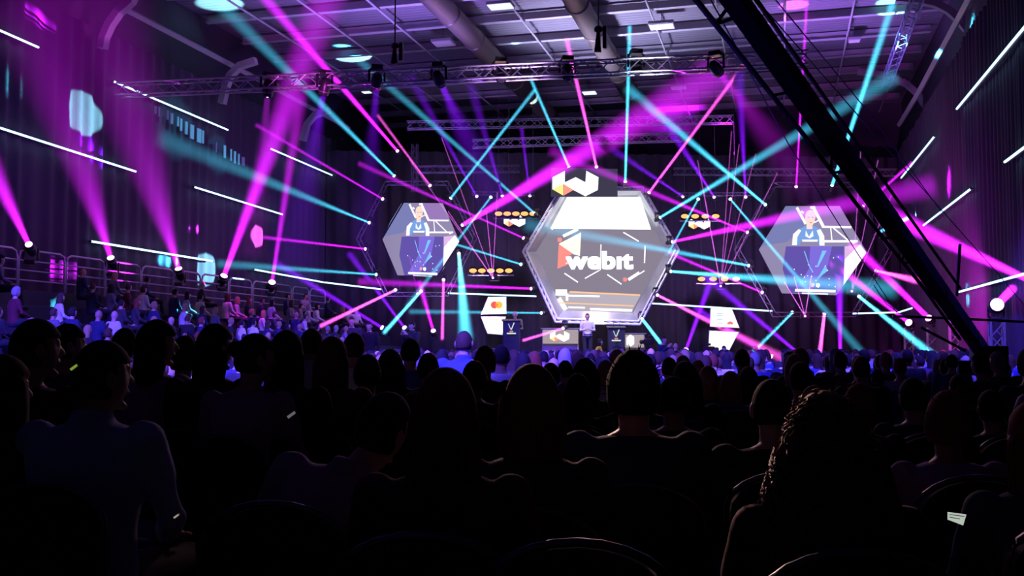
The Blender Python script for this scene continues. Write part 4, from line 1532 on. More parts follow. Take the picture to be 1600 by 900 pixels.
def hair_mesh(p, HM, BM, vox, det):
    k = p.get('hair', 'short')
    if k == 'bald':
        return None
    bm = bmesh.new()
    vol = {'short': 1.07, 'crop': 1.04, 'bob': 1.12, 'long': 1.1, 'curly': 1.25, 'bun': 1.09, 'tail': 1.08, 'fluffy': 1.2, 'wavy': 1.14}[k]
    r = bmesh.ops.create_uvsphere(bm, u_segments=40 if det else 16, v_segments=28 if det else 10, radius=1)
    nape = {'short': -.45, 'crop': -.35, 'bun': -.4, 'tail': -.4, 'fluffy': -.55}.get(k, -.8)
    for v in r['verts']:
        x, y, z = v.co
        g = vol
        n = noise.noise(Vector((x * 9, y * 9, z * 3 + p.get('seed', 0)))) * (.035 if k in ('short', 'crop', 'fluffy', 'curly', 'wavy') else .015)
        g += n * (2.2 if k in ('curly', 'fluffy') else 1)
        face = y > .25 and z < .55 - .2 * (1 - abs(x)) + 0
        if face and z > .35:
            g = 1.02
        elif face:
            g = .86
        else:
            cut = max(0, (nape - z) / .28)
            if k in ('short', 'crop', 'bun', 'tail') and z < 0:
                cut = max(cut, (y + .12) / .2)
            g -= (g - .86) * max(0, min(1, cut))
        w = HC + Vector((x * .078 * g, y * .096 * g, z * .118 * g))
        v.co = HM @ w
    solid = []
    if k in ('bob', 'long', 'curly', 'wavy'):
        end = {'bob': 1.04, 'long': .74, 'curly': .93, 'wavy': .86}[k]
        end = p.get('hair_end', end)
        wd = {'bob': .098, 'long': .1, 'curly': .15, 'wavy': .115}[k]
        nr = 12
        rings = []
        for i in range(nr + 1):
            f = i / nr
            z = 1.27 + (end - 1.27) * f
            if k == 'bob':
                rx, ry, y = .088 + (wd - .088) * math.sin(f * 2.6), .085 + .012 * math.sin(f * 2.6), -.005
                if f > .85:
                    rx *= .9
            elif k == 'long':
                rx, ry, y = .085 + .02 * f - .02 * f * f * f, .08 - .035 * f, -.012 - .055 * f
            elif k == 'wavy':
                rx, ry, y = .088 + .035 * f, .082 - .02 * f, -.012 - .04 * f
            else:
                rx, ry, y = .09 + .10 * f ** .8 - .04 * max(0, f - .8), .09 + .02 * f, -.015 - .03 * f
            tap = min(1, .5 + f * 5)
            rings.append((0, HC.y + y, z, rx * tap, ry * tap))
        # rings turn with the head
        loft(bm, rings, 24, M=HM if p.get('hairturn', 1) else BM, sq=2.0)
        if det:
            rr = random.Random(p.get('seed', 1))
            N = {'bob': 90, 'long': 110, 'wavy': 120, 'curly': 230}[k]
            for i in range(N):
                a = rr.uniform(0, 2 * PI)
                if math.sin(a) > .55:
                    a = -a
                pts = []
                ph = rr.uniform(0, 6)
                am = {'bob': .002, 'long': .003, 'wavy': .008, 'curly': .014}[k]
                fr = {'bob': 3, 'long': 4, 'wavy': 9, 'curly': 26}[k]
                e2 = rr.uniform(.6, 1.04)
                st = rr.uniform(0, .35) if k == 'curly' else 0
                mm = 40 if k == 'curly' else 14
                for j in range(mm):
                    f = st + (e2 - st) * j / (mm - 1)
                    ii = min(nr - 1, int(f * nr))
                    g = f * nr - ii
                    A, Bq = rings[ii], rings[ii + 1]
                    q = [A[t_] + (Bq[t_] - A[t_]) * g for t_ in range(5)]
                    s = 1.03 + (rr.random() * .01)
                    pts.append(HM @ Vector((q[0] + q[3] * s * math.cos(a) + am * math.cos(ph + f * fr), q[1] + q[4] * s * math.sin(a) + am * math.sin(ph + f * fr), q[2] + am * .5 * math.sin(ph + f * fr * 1.3))))
                solid.append((pts, .0028 if k != 'curly' else .0034))
            if k == 'curly':   # curls over the crown
                for i in range(170):
                    th = rr.uniform(0, 2 * PI)
                    z0 = rr.uniform(.05, .98)
                    pts = []
                    ph = rr.uniform(0, 6)
                    for j in range(26):
                        zz = z0 - j * .032
                        if zz < -.7:
                            break
                        th2 = th + .3 * math.sin(j * .2 + ph)
                        c_ = math.sqrt(max(0, 1 - zz * zz))
                        if math.sin(th2) * c_ > .3 and zz < .4:
                            break
                        g = 1.29 + .05 * math.sin(ph + j * 1.0)
                        pts.append(HM @ (HC + Vector((.078 * g * c_ * math.cos(th2) + .01 * math.cos(ph + j * 1.0), .096 * g * c_ * math.sin(th2), .118 * g * zz))))
                    if len(pts) > 5:
                        solid.append((pts, .0034))
    if k == 'bun':
        ellipsoid(bm, HM @ (HC + Vector((0, -.1, .05))), (.042, .038, .04), 14, 10)
    if k == 'tail':
        capsule(bm, [HM @ Vector(q) for q in ((0, -.05, 1.24), (0, -.1, 1.22), (0, -.115, 1.12), (0, -.1, .98), (0, -.085, .9))], [.02, .028, .034, .026, .008], 12)
    if k in ('fluffy',) and det:
        rr = random.Random(5)
        for i in range(110):
            th = rr.uniform(0, 2 * PI)
            zz = rr.uniform(-.4, .98)
            c_ = math.sqrt(1 - zz * zz)
            if math.sin(th) * c_ > .3 and zz < .4:
                continue
            b0 = Vector((.078 * c_ * math.cos(th), .096 * c_ * math.sin(th), .118 * zz))
            t_ = Vector((rr.uniform(-.02, .02), rr.uniform(-.02, .02), rr.uniform(-.01, .02)))
            solid.append(([HM @ (HC + b0 * 1.12), HM @ (HC + b0 * 1.24 + t_ * .5), HM @ (HC + b0 * 1.3 + t_)], .0022))
    me = remesh(bm, max(.009, vox * .8) if det else vox * .8, 'hair', 1)
    if solid:
        b2 = bmesh.new()
        b2.from_mesh(me)
        for pts, r_ in solid:
            tube(b2, pts, [r_] * (len(pts) - 1) + [r_ * .3], 4)
        for f in b2.faces:
            f.smooth = True
        b2.to_mesh(me)
        b2.free()
    return me


SKIN = [pbr('skin_light', (.62, .4, .3), .5), pbr('skin_tan', (.45, .27, .18), .5)]
HAIRM = {'black': pbr('hair_black', (.012, .01, .012), .85), 'brown': pbr('hair_brown', (.07, .035, .02), .85), 'auburn': pbr('hair_auburn', (.22, .055, .025), .85),
         'blond': pbr('hair_blond', (.4, .27, .14), .85), 'chestnut': pbr('hair_chestnut', (.26, .13, .09), .6), 'grey': pbr('hair_grey', (.35, .34, .36), .85)}
CL = {'black': (.015, .015, .018), 'navy': (.02, .03, .09), 'grey': (.16, .16, .18), 'white': (.75, .75, .78), 'pale blue': (.35, .45, .7), 'maroon': (.12, .015, .03),
      'lilac': (.42, .3, .45), 'royal blue': (.05, .09, .4), 'yellow': (.85, .6, .03), 'charcoal': (.04, .04, .045)}
CLM = {k: pbr('fabric_' + k.replace(' ', '_'), v, .85, 0, var=.15, scale=60) for k, v in CL.items()}
TRM = pbr('trouser_dark', (.02, .022, .03), .85)
SHM = pbr('shoe_black', (.012, .012, .012), .4)


def place_person(meshes, X, Y, z0, scale, rz, label, hairc, topc, group=None, skin=0, cat='person', topname='shirt'):
    t = thing('person', label, cat, (X, Y, z0), rz, group)
    t.scale = (scale,) * 3
    for part, me in meshes.items():
        nm = {'top': topname, 'shoe0': 'shoe', 'shoe1': 'shoe'}.get(part, part)
        o = bpy.data.objects.new(nm, me)
        COL.objects.link(o)
        o.parent = t
        m = {'body': SKIN[skin], 'top': CLM.get(topc), 'trousers': TRM, 'shoe0': SHM, 'shoe1': SHM, 'hair': HAIRM.get(hairc)}[part]
        if not me.materials:
            me.materials.append(m)
        o.material_slots[0].link = 'OBJECT'
        o.material_slots[0].material = m
    return t


# chair prototype -------------------------------------------------------
def chair_parts():
    out = []
    bm = bmesh.new()
    box(bm, (0, .02, .44), (.44, .42, .07), bev=.025)
    out.append(('seat', bm, CHF))
    bm = bmesh.new()
    pts = []
    for k in range(13):
        a = PI * k / 12
        pts.append((.2 * math.cos(a), .8 + .12 * math.sin(a)))
    pts = [(.19, .5)] + pts + [(-.19, .5)]
    prof = [Vector((x, -.235 - .1 * (z - .5), z)) for x, z in pts]
    extrude_poly(bm, prof, (0, 1, 0), .045)
    out.append(('backrest', bm, CHF))
    bm = bmesh.new()
    tube(bm, [(x * 1.06, -.22 - .1 * (z - .5), z * 1.0 + (.012 if z > .6 else 0)) for x, z in [(.2, .45)] + pts + [(-.2, .45)]], .011, 6)
    out.append(('back_frame', bm, CHM))
    for sx in (-1, 1):
        for sy in (-1, 1):
            bm = bmesh.new()
            tube(bm, [(sx * .19, sy * .18, .42), (sx * .205, sy * .215, 0)], .012, 6)
            out.append(('leg', bm, CHM))
    return out


CHF = pbr('chair_fabric', (.02, .018, .03), .9, 0, var=.2, scale=80)
CHM = pbr('chair_metal', (.12, .12, .15), .35, .8)
chair0 = None
n_ch = 0


def place_chair(X, Y, rz, label, group=None):
    global chair0
    if chair0 is None:
        chair0 = thing('banquet_chair', label, 'chair', (0, 0, 0), 0, group)
        back = None
        for nm, bm, m in chair_parts():
            q = obj(nm, bm, m, back if nm == 'back_frame' else chair0, nm == 'back_frame')
            back = q if nm == 'backrest' else back
        c = chair0
    else:
        c = chair0.copy()
        COL.objects.link(c)
        for ch in list(chair0.children):
            q = ch.copy()
            COL.objects.link(q)
            q.parent = c
            for g2 in list(ch.children):
                w2 = g2.copy()
                COL.objects.link(w2)
                w2.parent = q
    c.location = (X, Y, 0)
    c.rotation_euler = (0, 0, rz)
    tag(c, label, 'chair')
    if group:
        c['group'] = group
    elif 'group' in c:
        del c['group']
    return c


CACHE = {}


def proto(**p):
    key = tuple(sorted((k, str(v)) for k, v in p.items()))
    if key not in CACHE:
        CACHE[key] = person_meshes(p, .011, True)
    return CACHE[key]


def facing(X, Y, tx=-6.6, ty=38):
    return math.atan2(-(tx - X), ty - Y)


taken = []
HERO = [
    # px, head top py, depth, params, hair, top, label
    (1292, 624, 2.45, dict(hair='curly', seed=3), 'chestnut', 'maroon', 'person with big curly brown hair seen closest to the camera, wearing a dark top'),
    (693, 576, 2.65, dict(hair='long', seed=4, hair_end=.72, w=.92), 'auburn', 'maroon', 'person with long straight reddish hair down the back, seated nearest in the middle'),
    (478, 592, 3.15, dict(hair='short', lean=16, yaw=-25, w=1.05, head_off=(.03, .04, 0), collar=1), 'black', 'lilac', 'person in a pale lilac shirt with short dark hair leaning toward the long haired person'),
    (830, 571, 3.05, dict(hair='bob', w=.9), 'auburn', 'charcoal', 'person with a rounded chin length bob, between long straight hair and the tall head'),
    (990, 553, 3.55, dict(hair='fluffy', w=1.08), 'black', 'navy', 'tall person in a dark blue sweater blocking the foot of the hexagon'),
    (145, 531, 3.55, dict(hair='short', yaw=-35, w=1.04, collar=1), 'black', 'pale blue', 'broad person in a bluish shirt with head turned toward the stage, nearest the stand'),
    (388, 521, 5.4, dict(hair='bun', yaw=-45, w=.88), 'brown', 'lilac', 'slim person in a light mauve top with hair tied in a bun, in profile'),
    (42, 497, 4.6, dict(hair='short', yaw=-40), 'black', 'black', 'person in black with dark hair at the picture edge under the stand'),
    (-12, 556, 3.6, dict(hair='bob', yaw=-30, w=.9), 'brown', 'charcoal', 'person cut by the picture edge behind the broad bluish shirt'),
    (234, 501, 6.1, dict(hair='wavy', yaw=-50, w=.88), 'brown', 'lilac', 'person with wavy brown hair and turned face behind the broad bluish shirt'),
    (327, 506, 5.9, dict(hair='long', yaw=-30, w=.88), 'black', 'black', 'person in black with long dark hair beside the one with a bun'),
    (444, 516, 5.6, dict(hair='long', seed=9, w=.9), 'black', 'black', 'person with long black hair next to the mauve top'),
    (516, 526, 6.0, dict(hair='long', seed=4, hair_end=.72, w=.92), 'auburn', 'maroon', 'person with long dark red hair in front of the bright blue lit shirts'),
    (572, 553, 6.3, dict(hair='short', w=1), 'black', 'black', 'person with a rim lit round head behind the pale lilac shirt'),
    (608, 547, 7.0, dict(hair='wavy', w=.88), 'brown', 'charcoal', 'person with wavy brown hair just behind the rim lit round head'),
    (740, 563, 6.6, dict(hair='short', w=1.0, seed=2), 'black', 'black', 'person with a dark round head between the long hair and the bob'),
    (757, 543, 9.0, dict(hair='fluffy', w=.95), 'auburn', 'charcoal', 'person with fluffy reddish hair in front of the striped shirt'),
    (783, 538, 10.4, dict(hair='crop', w=1.05), 'black', 'white', 'person with cropped hair and white shirt, lit blue, above the bob haircut'),
    (724, 516, 11.5, dict(hair='crop', w=1.15, collar=1), 'brown', 'royal blue', 'broad person in a bright blue shirt rising above the crowd under the smaller screen'),
    (484, 512, 8.4, dict(hair='crop', w=1.1, collar=1), 'brown', 'white', 'person in a bright white shirt lit blue beyond the long dark red hair'),
    (547, 518, 8.8, dict(hair='short', w=1.08, fwd=5), 'brown', 'white', 'person in a white shirt leaning forward, lit violet'),
    (902, 584, 6.2, dict(hair='long', w=.88), 'black', 'black', 'person with smooth black hair between the bob and the tall head'),
    (914, 560, 6.9, dict(hair='bob', w=.9), 'black', 'charcoal', 'person with a black bob behind the smooth black hair'),
    (1052, 587, 4.9, dict(hair='crop', w=1.05), 'black', 'charcoal', 'person with cropped dark hair right behind the dark blue sweater'),
    (1071, 566, 6.6, dict(hair='wavy', seed=6, w=.9), 'brown', 'black', 'person with brown wavy hair beyond the cropped head'),
    (1107, 572, 8.2, dict(hair='long', seed=9, w=.9), 'blond', 'navy', 'person with long fair hair lit violet beside the wavy haired one'),
    (1142, 580, 7.8, dict(hair='long', seed=4, hair_end=.72, w=.92), 'blond', 'royal blue', 'person with long fair hair over a blue top beside the big dark head'),
    (1170, 574, 8.6, dict(hair='wavy', w=.88), 'brown', 'navy', 'person with wavy hair peering past the big dark head'),
    (1207, 591, 3.85, dict(hair='crop', w=1.1), 'black', 'black', 'person with a big dark head and visible ear beside the curly hair'),
    (1272, 604, 5.6, dict(hair='bob', w=.9), 'brown', 'charcoal', 'person almost hidden behind the top of the curly hair'),
    (1345, 603, 5.2, dict(hair='fluffy', w=.95), 'auburn', 'charcoal', 'person with reddish fluffy hair just past the curly hair'),
    (1372, 577, 11.0, dict(hair='crop', w=1.15, collar=1), 'brown', 'royal blue', 'broad person in a glowing blue shirt in the rows before the towers'),
    (1428, 590, 5.6, dict(hair='short', w=1), 'black', 'navy', 'person with a dark rounded head in front of the crane foot'),
    (1479, 615, 3.75, dict(hair='fluffy', w=.95, tilt=5), 'auburn', 'lilac', 'person with tousled reddish hair and a pale mauve top beside the curly hair'),
    (1550, 609, 5.5, dict(hair='short', w=1, seed=2), 'black', 'black', 'person with a dark head between the mauve top and the picture edge'),
    (1622, 628, 2.9, dict(hair='long', seed=4, hair_end=.72, w=.92), 'auburn', 'navy', 'person with long red hair cut by the picture edge, beside the glowing leaflet'),
    (860, 566, 8.0, dict(hair='crop', w=1.05), 'black', 'navy', 'person with cropped dark hair seen over the bob haircut'),
    (668, 551, 8.0, dict(hair='short', w=1.1), 'brown', 'charcoal', 'person with short hair seen over the long straight reddish hair'),
    (640, 528, 9.6, dict(hair='short', w=1.0, seed=2), 'black', 'royal blue', 'person in a blue shirt with short dark hair under the magenta and cyan beams'),
    (285, 528, 7.2, dict(hair='fluffy', w=.95), 'brown', 'navy', 'person with fluffy hair between the turned wavy head and the long dark hair'),
    (95, 505, 6.4, dict(hair='short', yaw=-40), 'black', 'navy', 'person in navy with turned head behind the broad bluish shirt'),
    (190, 512, 8.0, dict(hair='short', w=1.0, seed=2), 'black', 'royal blue', 'person in a blue shirt directly above the broad bluish shirt'),
    (1005, 578, 6.0, dict(hair='short', w=1), 'brown', 'navy', 'person whose head touches the tall dark sweater wearer'),
    (1500, 585, 7.6, dict(hair='short', w=1), 'black', 'charcoal', 'person with dark hair directly below the crane pedestal'),
]
hero_n = 0
for px, py, d, pr, hc_, tc_, lab in HERO:
    g = gz(px, d, 0)
    zt = P(px, py, d).z
    topz = 1.33 if pr.get('hair') not in ('bald',) else 1.32
    sc_ = zt / topz
    z0 = 0
    if sc_ > 1.1:
        z0 = zt - topz * 1.1
        sc_ = 1.1
    place_person(proto(**pr), g.x, g.y, 0 if z0 < .02 else 0, zt / topz, facing(g.x, g.y) , lab, hc_, tc_, skin=hero_n % 2, topname='shirt')
    if d < 9:
        wl = lab.replace(',', '').split()[1:12]
        while wl[-1] in ('the', 'a', 'and', 'in', 'with', 'of', 'behind', 'over', 'beside', 'at', 'by', 'on', 'to', 'down', 'between', 'past', 'under', 'from', 'just', 'right', 'long', 'dark', 'bright', 'rounded', 'wearing', 'lit', 'big', 'seen', 'rim', 'pale', 'broad', 'tall', 'smooth', 'picture'):
            wl.pop()
        place_chair(g.x, g.y - .02, facing(g.x, g.y), 'dark banquet chair under one ' + ' '.join(wl), None)
    taken.append((g.x, g.y))
    hero_n += 1
g = gz(905, 2.55, 0)
place_chair(g.x, g.y, facing(g.x, g.y), 'empty dark chair with a rounded back nearest the bottom edge of the picture')
taken.append((g.x, g.y))

for px, d in ((1182, 33), (1132, 33.6), (1221, 33), (1283, 28), (1108, 33.2), (1014, 34.2), (1487, 10.6), (1538, 14), (1056, 34.2), (1036, 34.8), (936, 35.4), (645, 34.5), (577, 34.5), (549, 34.5)):
    g = gz(px, d, 0)
    taken += [(g.x, g.y), (g.x + .3, g.y), (g.x - .3, g.y)]
# low detail audience ----------------------------------------------------
far_protos = []
specs = [dict(hair='short'), dict(hair='crop', w=1.08, collar=1), dict(hair='long', w=.9), dict(hair='bob', w=.9), dict(hair='fluffy', w=.95, yaw=-20), dict(hair='short', yaw=25, seed=3),
         dict(hair='wavy', w=.9, yaw=15), dict(hair='crop', w=1.1, fwd=4), dict(hair='bald', w=1.1)]
hairword = ['short haired', 'cropped haired', 'long haired', 'bob haired', 'fluffy haired', 'short haired', 'wavy haired', 'cropped haired', 'bald']
for sp in specs:
    ms = person_meshes(sp, .03, False)
    bmj = bmesh.new()
    idx = {'body': 0, 'top': 1, 'trousers': 2, 'hair': 3, 'shoe0': 2, 'shoe1': 2}
    for part, me in ms.items():
        n0 = len(bmj.faces)
        bmj.from_mesh(me)
        bmj.faces.ensure_lookup_table()
        for f in bmj.faces[n0:]:
            f.material_index = idx[part]
    me = bpy.data.meshes.new('person')
    bmj.to_mesh(me)
    bmj.free()
    for p_ in me.polygons:
        p_.use_smooth = True
    for m in (SKIN[0], CLM['navy'], TRM, HAIRM['black']):
        me.materials.append(m)
    far_protos.append(me)

TOPC = ['black', 'navy', 'charcoal', 'grey', 'white', 'pale blue', 'royal blue', 'navy', 'maroon', 'white']
HC_ = ['black', 'brown', 'black', 'brown', 'grey', 'blond', 'auburn']
spots = []
rr = random.Random(7)
y = 5.0
row = 0
while y < 33.0:
    x = -11.6 if y > 4 else -5
    while x < XR - .9:
        if abs((x + 7.0)) > .0:
            X = x + rr.uniform(-.07, .07)
            Y = y + rr.uniform(-.06, .06)
            v = Vector((X, Y, 1.3)) - CAM
            dd = v.dot(FWD)
            if dd > 1:
                px = 800 + F * v.dot(RGT) / dd
                if -60 < px < 1660 and all((X - a) ** 2 + (Y - b) ** 2 > .36 for a, b in taken):
                    # keep sight lines of the hand placed people plausible: skip seats that would stand in front of them
                    if dd > 6.4 and not (1490 < px < 1600 and 12.5 < dd < 15.5):
                        if rr.random() < (.42 if dd < 9.5 else (.7 if dd < 13 else .95)):
                            spots.append((dd, X, Y, px))
        x += .56
    y += .95
    row += 1
spots.sort()
IND = 185
crowd_v, crowd_f, crowd_m = [], [], []
proto_data = []
for me in far_protos:
    proto_data.append(([v.co.copy() for v in me.vertices], [tuple(p.vertices) for p in me.polygons], [p.material_index for p in me.polygons]))
crowd_mats = [SKIN[0], CLM['navy'], TRM, HAIRM['black'], CLM['white'], CLM['royal blue'], CLM['charcoal'], HAIRM['brown'], CLM['pale blue']]


def slots(o, mats):
    for i, m in enumerate(mats):
        o.material_slots[i].link = 'OBJECT'
        o.material_slots[i].material = m


ccount = {}
for i, (dd, X, Y, px) in enumerate(spots):
    k = rr.choice([0, 0, 1, 1, 2, 3, 4, 5, 5, 6, 7, 7, 8])
    me = far_protos[k]
    tc_, hc_ = rr.choice(TOPC), rr.choice(HC_)
    s = rr.uniform(.95, 1.06)
    if dd > 20:
        s *= 1.03
    rz = facing(X, Y) + R(rr.uniform(-8, 8))
    if i < IND:
        o = bpy.data.objects.new('person', me)
        COL.objects.link(o)
        o.location = (X, Y, 0)
        o.rotation_euler = (0, 0, rz)
        o.scale = (s,) * 3
        slots(o, [SKIN[i % 2], CLM[tc_], TRM, HAIRM[hc_]])
        band = 'in near rows' if dd < 9 else ('in middle rows' if dd < 13 else 'in far rows')
        side = 'beside the seating stand' if px < 420 else ('below the smaller side screen' if px < 740 else ('below the main hexagon' if px < 1080 else ('below the larger side screen' if px < 1380 else 'around the crane foot')))
        desc = hairword[k] if hairword[k] == 'bald' else '%s %s' % (hc_ if hc_ != 'blond' else 'fair', hairword[k])
        lab = '%s person in %s top %s %s' % (desc, tc_, band, side)
        tag(o, lab, 'person', 'seated audience: ' + lab)
    else:
        M = Matrix.Translation((X, Y, 0)) @ Matrix.Rotation(rz, 4, 'Z') @ Matrix.Scale(s, 4)
        ti = rr.choice([1, 6, 1, 4, 5, 8, 6])
        hi = rr.choice([3, 3, 7])
        n0 = len(crowd_v)
        vv, ff, mm = proto_data[k]
        crowd_v += [tuple(M @ v) for v in vv]
        crowd_f += [tuple(a + n0 for a in f) for f in ff]
        crowd_m += [ti if q == 1 else (hi if q == 3 else q) for q in mm]
me = bpy.data.meshes.new('audience_crowd')
me.from_pydata(crowd_v, [], crowd_f)
me.polygons.foreach_set('material_index', crowd_m)
me.polygons.foreach_set('use_smooth', [True] * len(crowd_f))
me.update()
o = link('audience_crowd', me, crowd_mats)
tag(o, 'densely seated audience filling the far rows before the stage', 'crowd', None, 'stuff')

# people on the stand
st = []
for k in range(NST):
    for j in range(40):
        st.append((k, 12 + j * .68))
rs = random.Random(5)
cnt = 0
for k, yy in st:
    if rs.random() < .42:
        continue
    X = -12.45 - k * .83
    Y = yy + rs.uniform(-.1, .1)
    z = .4 * (k + 1) - .12
    v = Vector((X, Y, z + 1.2)) - CAM
    dd = v.dot(FWD)
    px = 800 + F * v.dot(RGT) / dd
    if not -10 < px < 560:
        continue
    if k >= NST - 1 or (k == NST - 2 and rs.random() < .6):
        continue
    kk = rs.randrange(len(far_protos))
    o = bpy.data.objects.new('person', far_protos[kk])
    COL.objects.link(o)
    o.location = (X, Y, z)
    s = rs.uniform(.84, .92)
    o.scale = (s,) * 3
    o.rotation_euler = (0, 0, facing(X, Y, -6, 36) + R(rs.uniform(-20, 20)))
    tc_, hc_ = rs.choice(['white', 'navy', 'lilac', 'grey', 'navy', 'maroon', 'charcoal', 'black']), rs.choice(HC_)
    slots(o, [SKIN[cnt % 2], CLM[tc_], TRM, HAIRM[hc_]])
    desc = hairword[kk] if hairword[kk] == 'bald' else '%s %s' % (hc_ if hc_ != 'blond' else 'fair', hairword[kk])
    lab = '%s person in a %s top on step %s of the seating stand' % (desc, tc_, ['one', 'two', 'three', 'four', 'five', 'six', 'seven'][k])
    tag(o, lab, 'person', 'people on the stand: ' + lab)
    cnt += 1
print('PEOPLE', hero_n, len(spots), cnt)


# people on and around the stage ---------------------------------------
def stander(px, ytop, d, z0, pr, hairc, topc, lab, rz, topname='shirt'):
    g = gz(px, d, z0)
    zt = P(px, ytop, d).z
    h = 1.76 if pr.get('stand') else 1.33
    return place_person(proto(**pr), g.x, g.y, z0, (zt - z0) / h, rz, lab, hairc, topc, topname=topname)


stander(918, 489, 37.2, DK, dict(hair='crop', stand=1, arms='front', collar=1), 'brown', 'white', 'presenter in a white shirt and grey trousers standing centre stage', PI + .25)
stander(805, 486, 37.9, DK, dict(hair='bald', stand=1, arms='front'), 'black', 'grey', 'bald presenter in a grey patterned shirt standing behind the lectern', PI + .1)
stander(936, 529, 35.4, .55, dict(hair='long', w=.9, stand=0), 'black', 'yellow', 'person in a bright yellow top sitting just before the stage', -1.2)
stander(645, 502, 34.5, .1, dict(hair='short', stand=1, arms='raise', collar=1), 'black', 'charcoal', 'photographer in a dark suit holding up a camera beside the stage', PI - .5, 'jacket')
stander(549, 494, 34.5, .1, dict(hair='short', stand=1), 'brown', 'charcoal', 'person in a dark suit and white collar standing by the stand end', PI + .4, 'jacket')
stander(577, 502, 34.5, .1, dict(hair='short', stand=1), 'black', 'black', 'person in black standing beside the suited one by the stand', PI, 'jacket')
stander(1036, 525, 34.8, 0, dict(hair='short', stand=1, arms='raise'), 'black', 'navy', 'photographer bending a camera up at the hexagon corner', -2.2)
stander(1132, 540, 33.6, 0, dict(hair='crop', stand=1, arms='raise'), 'black', 'grey', 'cameraman in grey in front of the lower sponsor panel', PI - .5)
stander(1056, 536, 34.2, 0, dict(hair='bald', stand=1, arms='down'), 'black', 'grey', 'bald person standing between the hexagon corner and sponsor panels', .3)
stander(1182, 539, 33, 0, dict(hair='short', stand=1), 'black', 'lilac', 'man in a purple lit jacket with white collar crossed by a cyan beam', 1.2, 'jacket')
stander(1221, 548, 33, 0, dict(hair='long', w=.9, stand=1), 'brown', 'maroon', 'person in a reddish top standing under the larger screen', .2)
stander(1283, 556, 28, 0, dict(hair='short', stand=1, arms='raise'), 'black', 'royal blue', 'person in blue lifting a phone under the pink beam', .2)
stander(1487, 553, 10.6, 0, dict(hair='crop', stand=1, arms='front'), 'black', 'royal blue', 'crane operator standing in a dark blue shirt at the crane foot', -.1)


# cameras on tripods, leaflet, phones
def video_camera(px, py, d, lab, aim):
    g = P(px, py, d)
    t = thing('video_camera', lab, 'camera', (g.x, g.y, 0))
    Mz = Matrix.Rotation(aim, 3, 'Z')
    bm = bmesh.new()
    box(bm, g, (.16, .4, .2), Mz, .02)
    obj('body', bm, BLACKP, t)
    bm = bmesh.new()
    a = Mz @ Vector((0, 1, 0))
    tube(bm, [g + a * .2, g + a * .42], [.06, .075], 12)
    obj('lens', bm, BLACKP, t, True)
    bm = bmesh.new()
    box(bm, g + Vector((0, 0, .16)) - a * .05, (.1, .16, .08), Mz, .01)
    obj('viewfinder', bm, BLACKP, t)
    for k in range(3):
        bm = bmesh.new()
        q = Vector((math.cos(k * 2.1 + .3) * .45, math.sin(k * 2.1 + .3) * .45, 0))
        tube(bm, [g + Vector((0, 0, -.12)), (g.x + q.x, g.y + q.y, .01)], .018, 6)
        obj('leg', bm, BLACK, t)


video_camera(1108, 546, 33.2, 'video camera on a tripod before the lower sponsor panel', -.6)
video_camera(1014, 534, 34.2, 'video camera tilted up at the presenter by the hexagon corner', .8)

c = P(1497, 808, 2.6)
t = thing('leaflet', 'small white printed leaflet glowing by itself beside the long red hair', 'leaflet', c)
bm = bmesh.new()
pl = Plane(1497, 808, 2.6)
poly(bm, pl, [(1481, 800), (1510, 804), (1505, 821), (1481, 812)], 0, .002)
obj('sheet', bm, emi('leaflet_self_glow', (.6, .68, .6), .75), t)  # paper emits; the light on it is put into its colour
bm = bmesh.new()
for a, b in (((1484, 804), (1507, 807)), ((1484, 808), (1500, 811))):
    strip(bm, pl, a, b, 1, .003)
obj('printed_lines', bm, pbr('ink_grey', (.1, .11, .1), .6), t)
for px, py, d, s, lab, c_ in ((115, 573, 3.4, 7, 'small greenish phone screen held by the broad bluish shirt', (.18, .28, .03)),
                              (275, 806, 3.0, 5, 'tiny beige card corner low between two chairs', (.35, .28, .2)),  # card, not a screen: its brightness is put into an emitting colour
                              (455, 647, 5.3, 8, 'dim grey phone screen beside the mauve top', (.12, .11, .13)),
                              (1115, 577, 12, 6, 'violet glowing tablet screen among the fair haired people', (.25, .15, .9))):
    t = thing('phone', lab, 'phone', P(px, py, d))
    pl = Plane(px, py, d)
    bm = bmesh.new()
    poly(bm, pl, [(px - s, py + s * .5), (px + s * .7, py - s * .7), (px + s, py - s * .2), (px - s * .6, py + s)], 0, .008)
    obj('case', bm, BLACKP, t)
    bm = bmesh.new()
    poly(bm, pl, sc([(px - s, py + s * .5), (px + s * .7, py - s * .7), (px + s, py - s * .2), (px - s * .6, py + s)], .88, (px, py + s * .1)), .002, .002)
    obj('display', bm, emi('phone_display_%d' % px, c_, 1), t)

# ------------------------------------------------------------------ lights
# unseen wash spots added to brighten the roof in place of haze
spot(P(880, 330, 36), P(940, 60, 36), 80, (.62, .58, 1.0), 7500, 1.0, .5)
spot(P(700, 300, 33), P(620, 60, 33), 85, (.4, .22, 1.0), 5000, 1.0, .5)
spot(P(1230, 270, 34), P(1290, 60, 35), 75, (.45, .18, 1.0), 3800, 1.0, .5)
# purple spots added on the back drape, standing in for the haze veil
spot(P(640, 470, 37), P(560, 300, 45), 110, (.25, .06, .8), 1500, 1, .3)
spot(P(1150, 500, 38), P(1120, 350, 45), 110, (.45, .22, .8), 2200, 1, .3)
spot(P(760, 500, 39), P(760, 380, 45), 110, (.5, .3, .75), 1500, 1, .3)
# drape washes at the sides
spot((-12, 22, 5.5), (XL, 20, 5), 120, (.14, .05, .6), 420, 1, .5)
spot((-13, 33, 5.5), (XL, 31, 5.5), 120, (.3, .05, .75), 500, 1, .5)
spot((1.0, 28, 3.0), (XR, 31, 5), 110, (.6, .06, .9), 420, 1, .3)
spot((3.2, 27, 2.2), PX(1500, 455, XR), 90, (1, .03, .9), 1800, 1, .2)
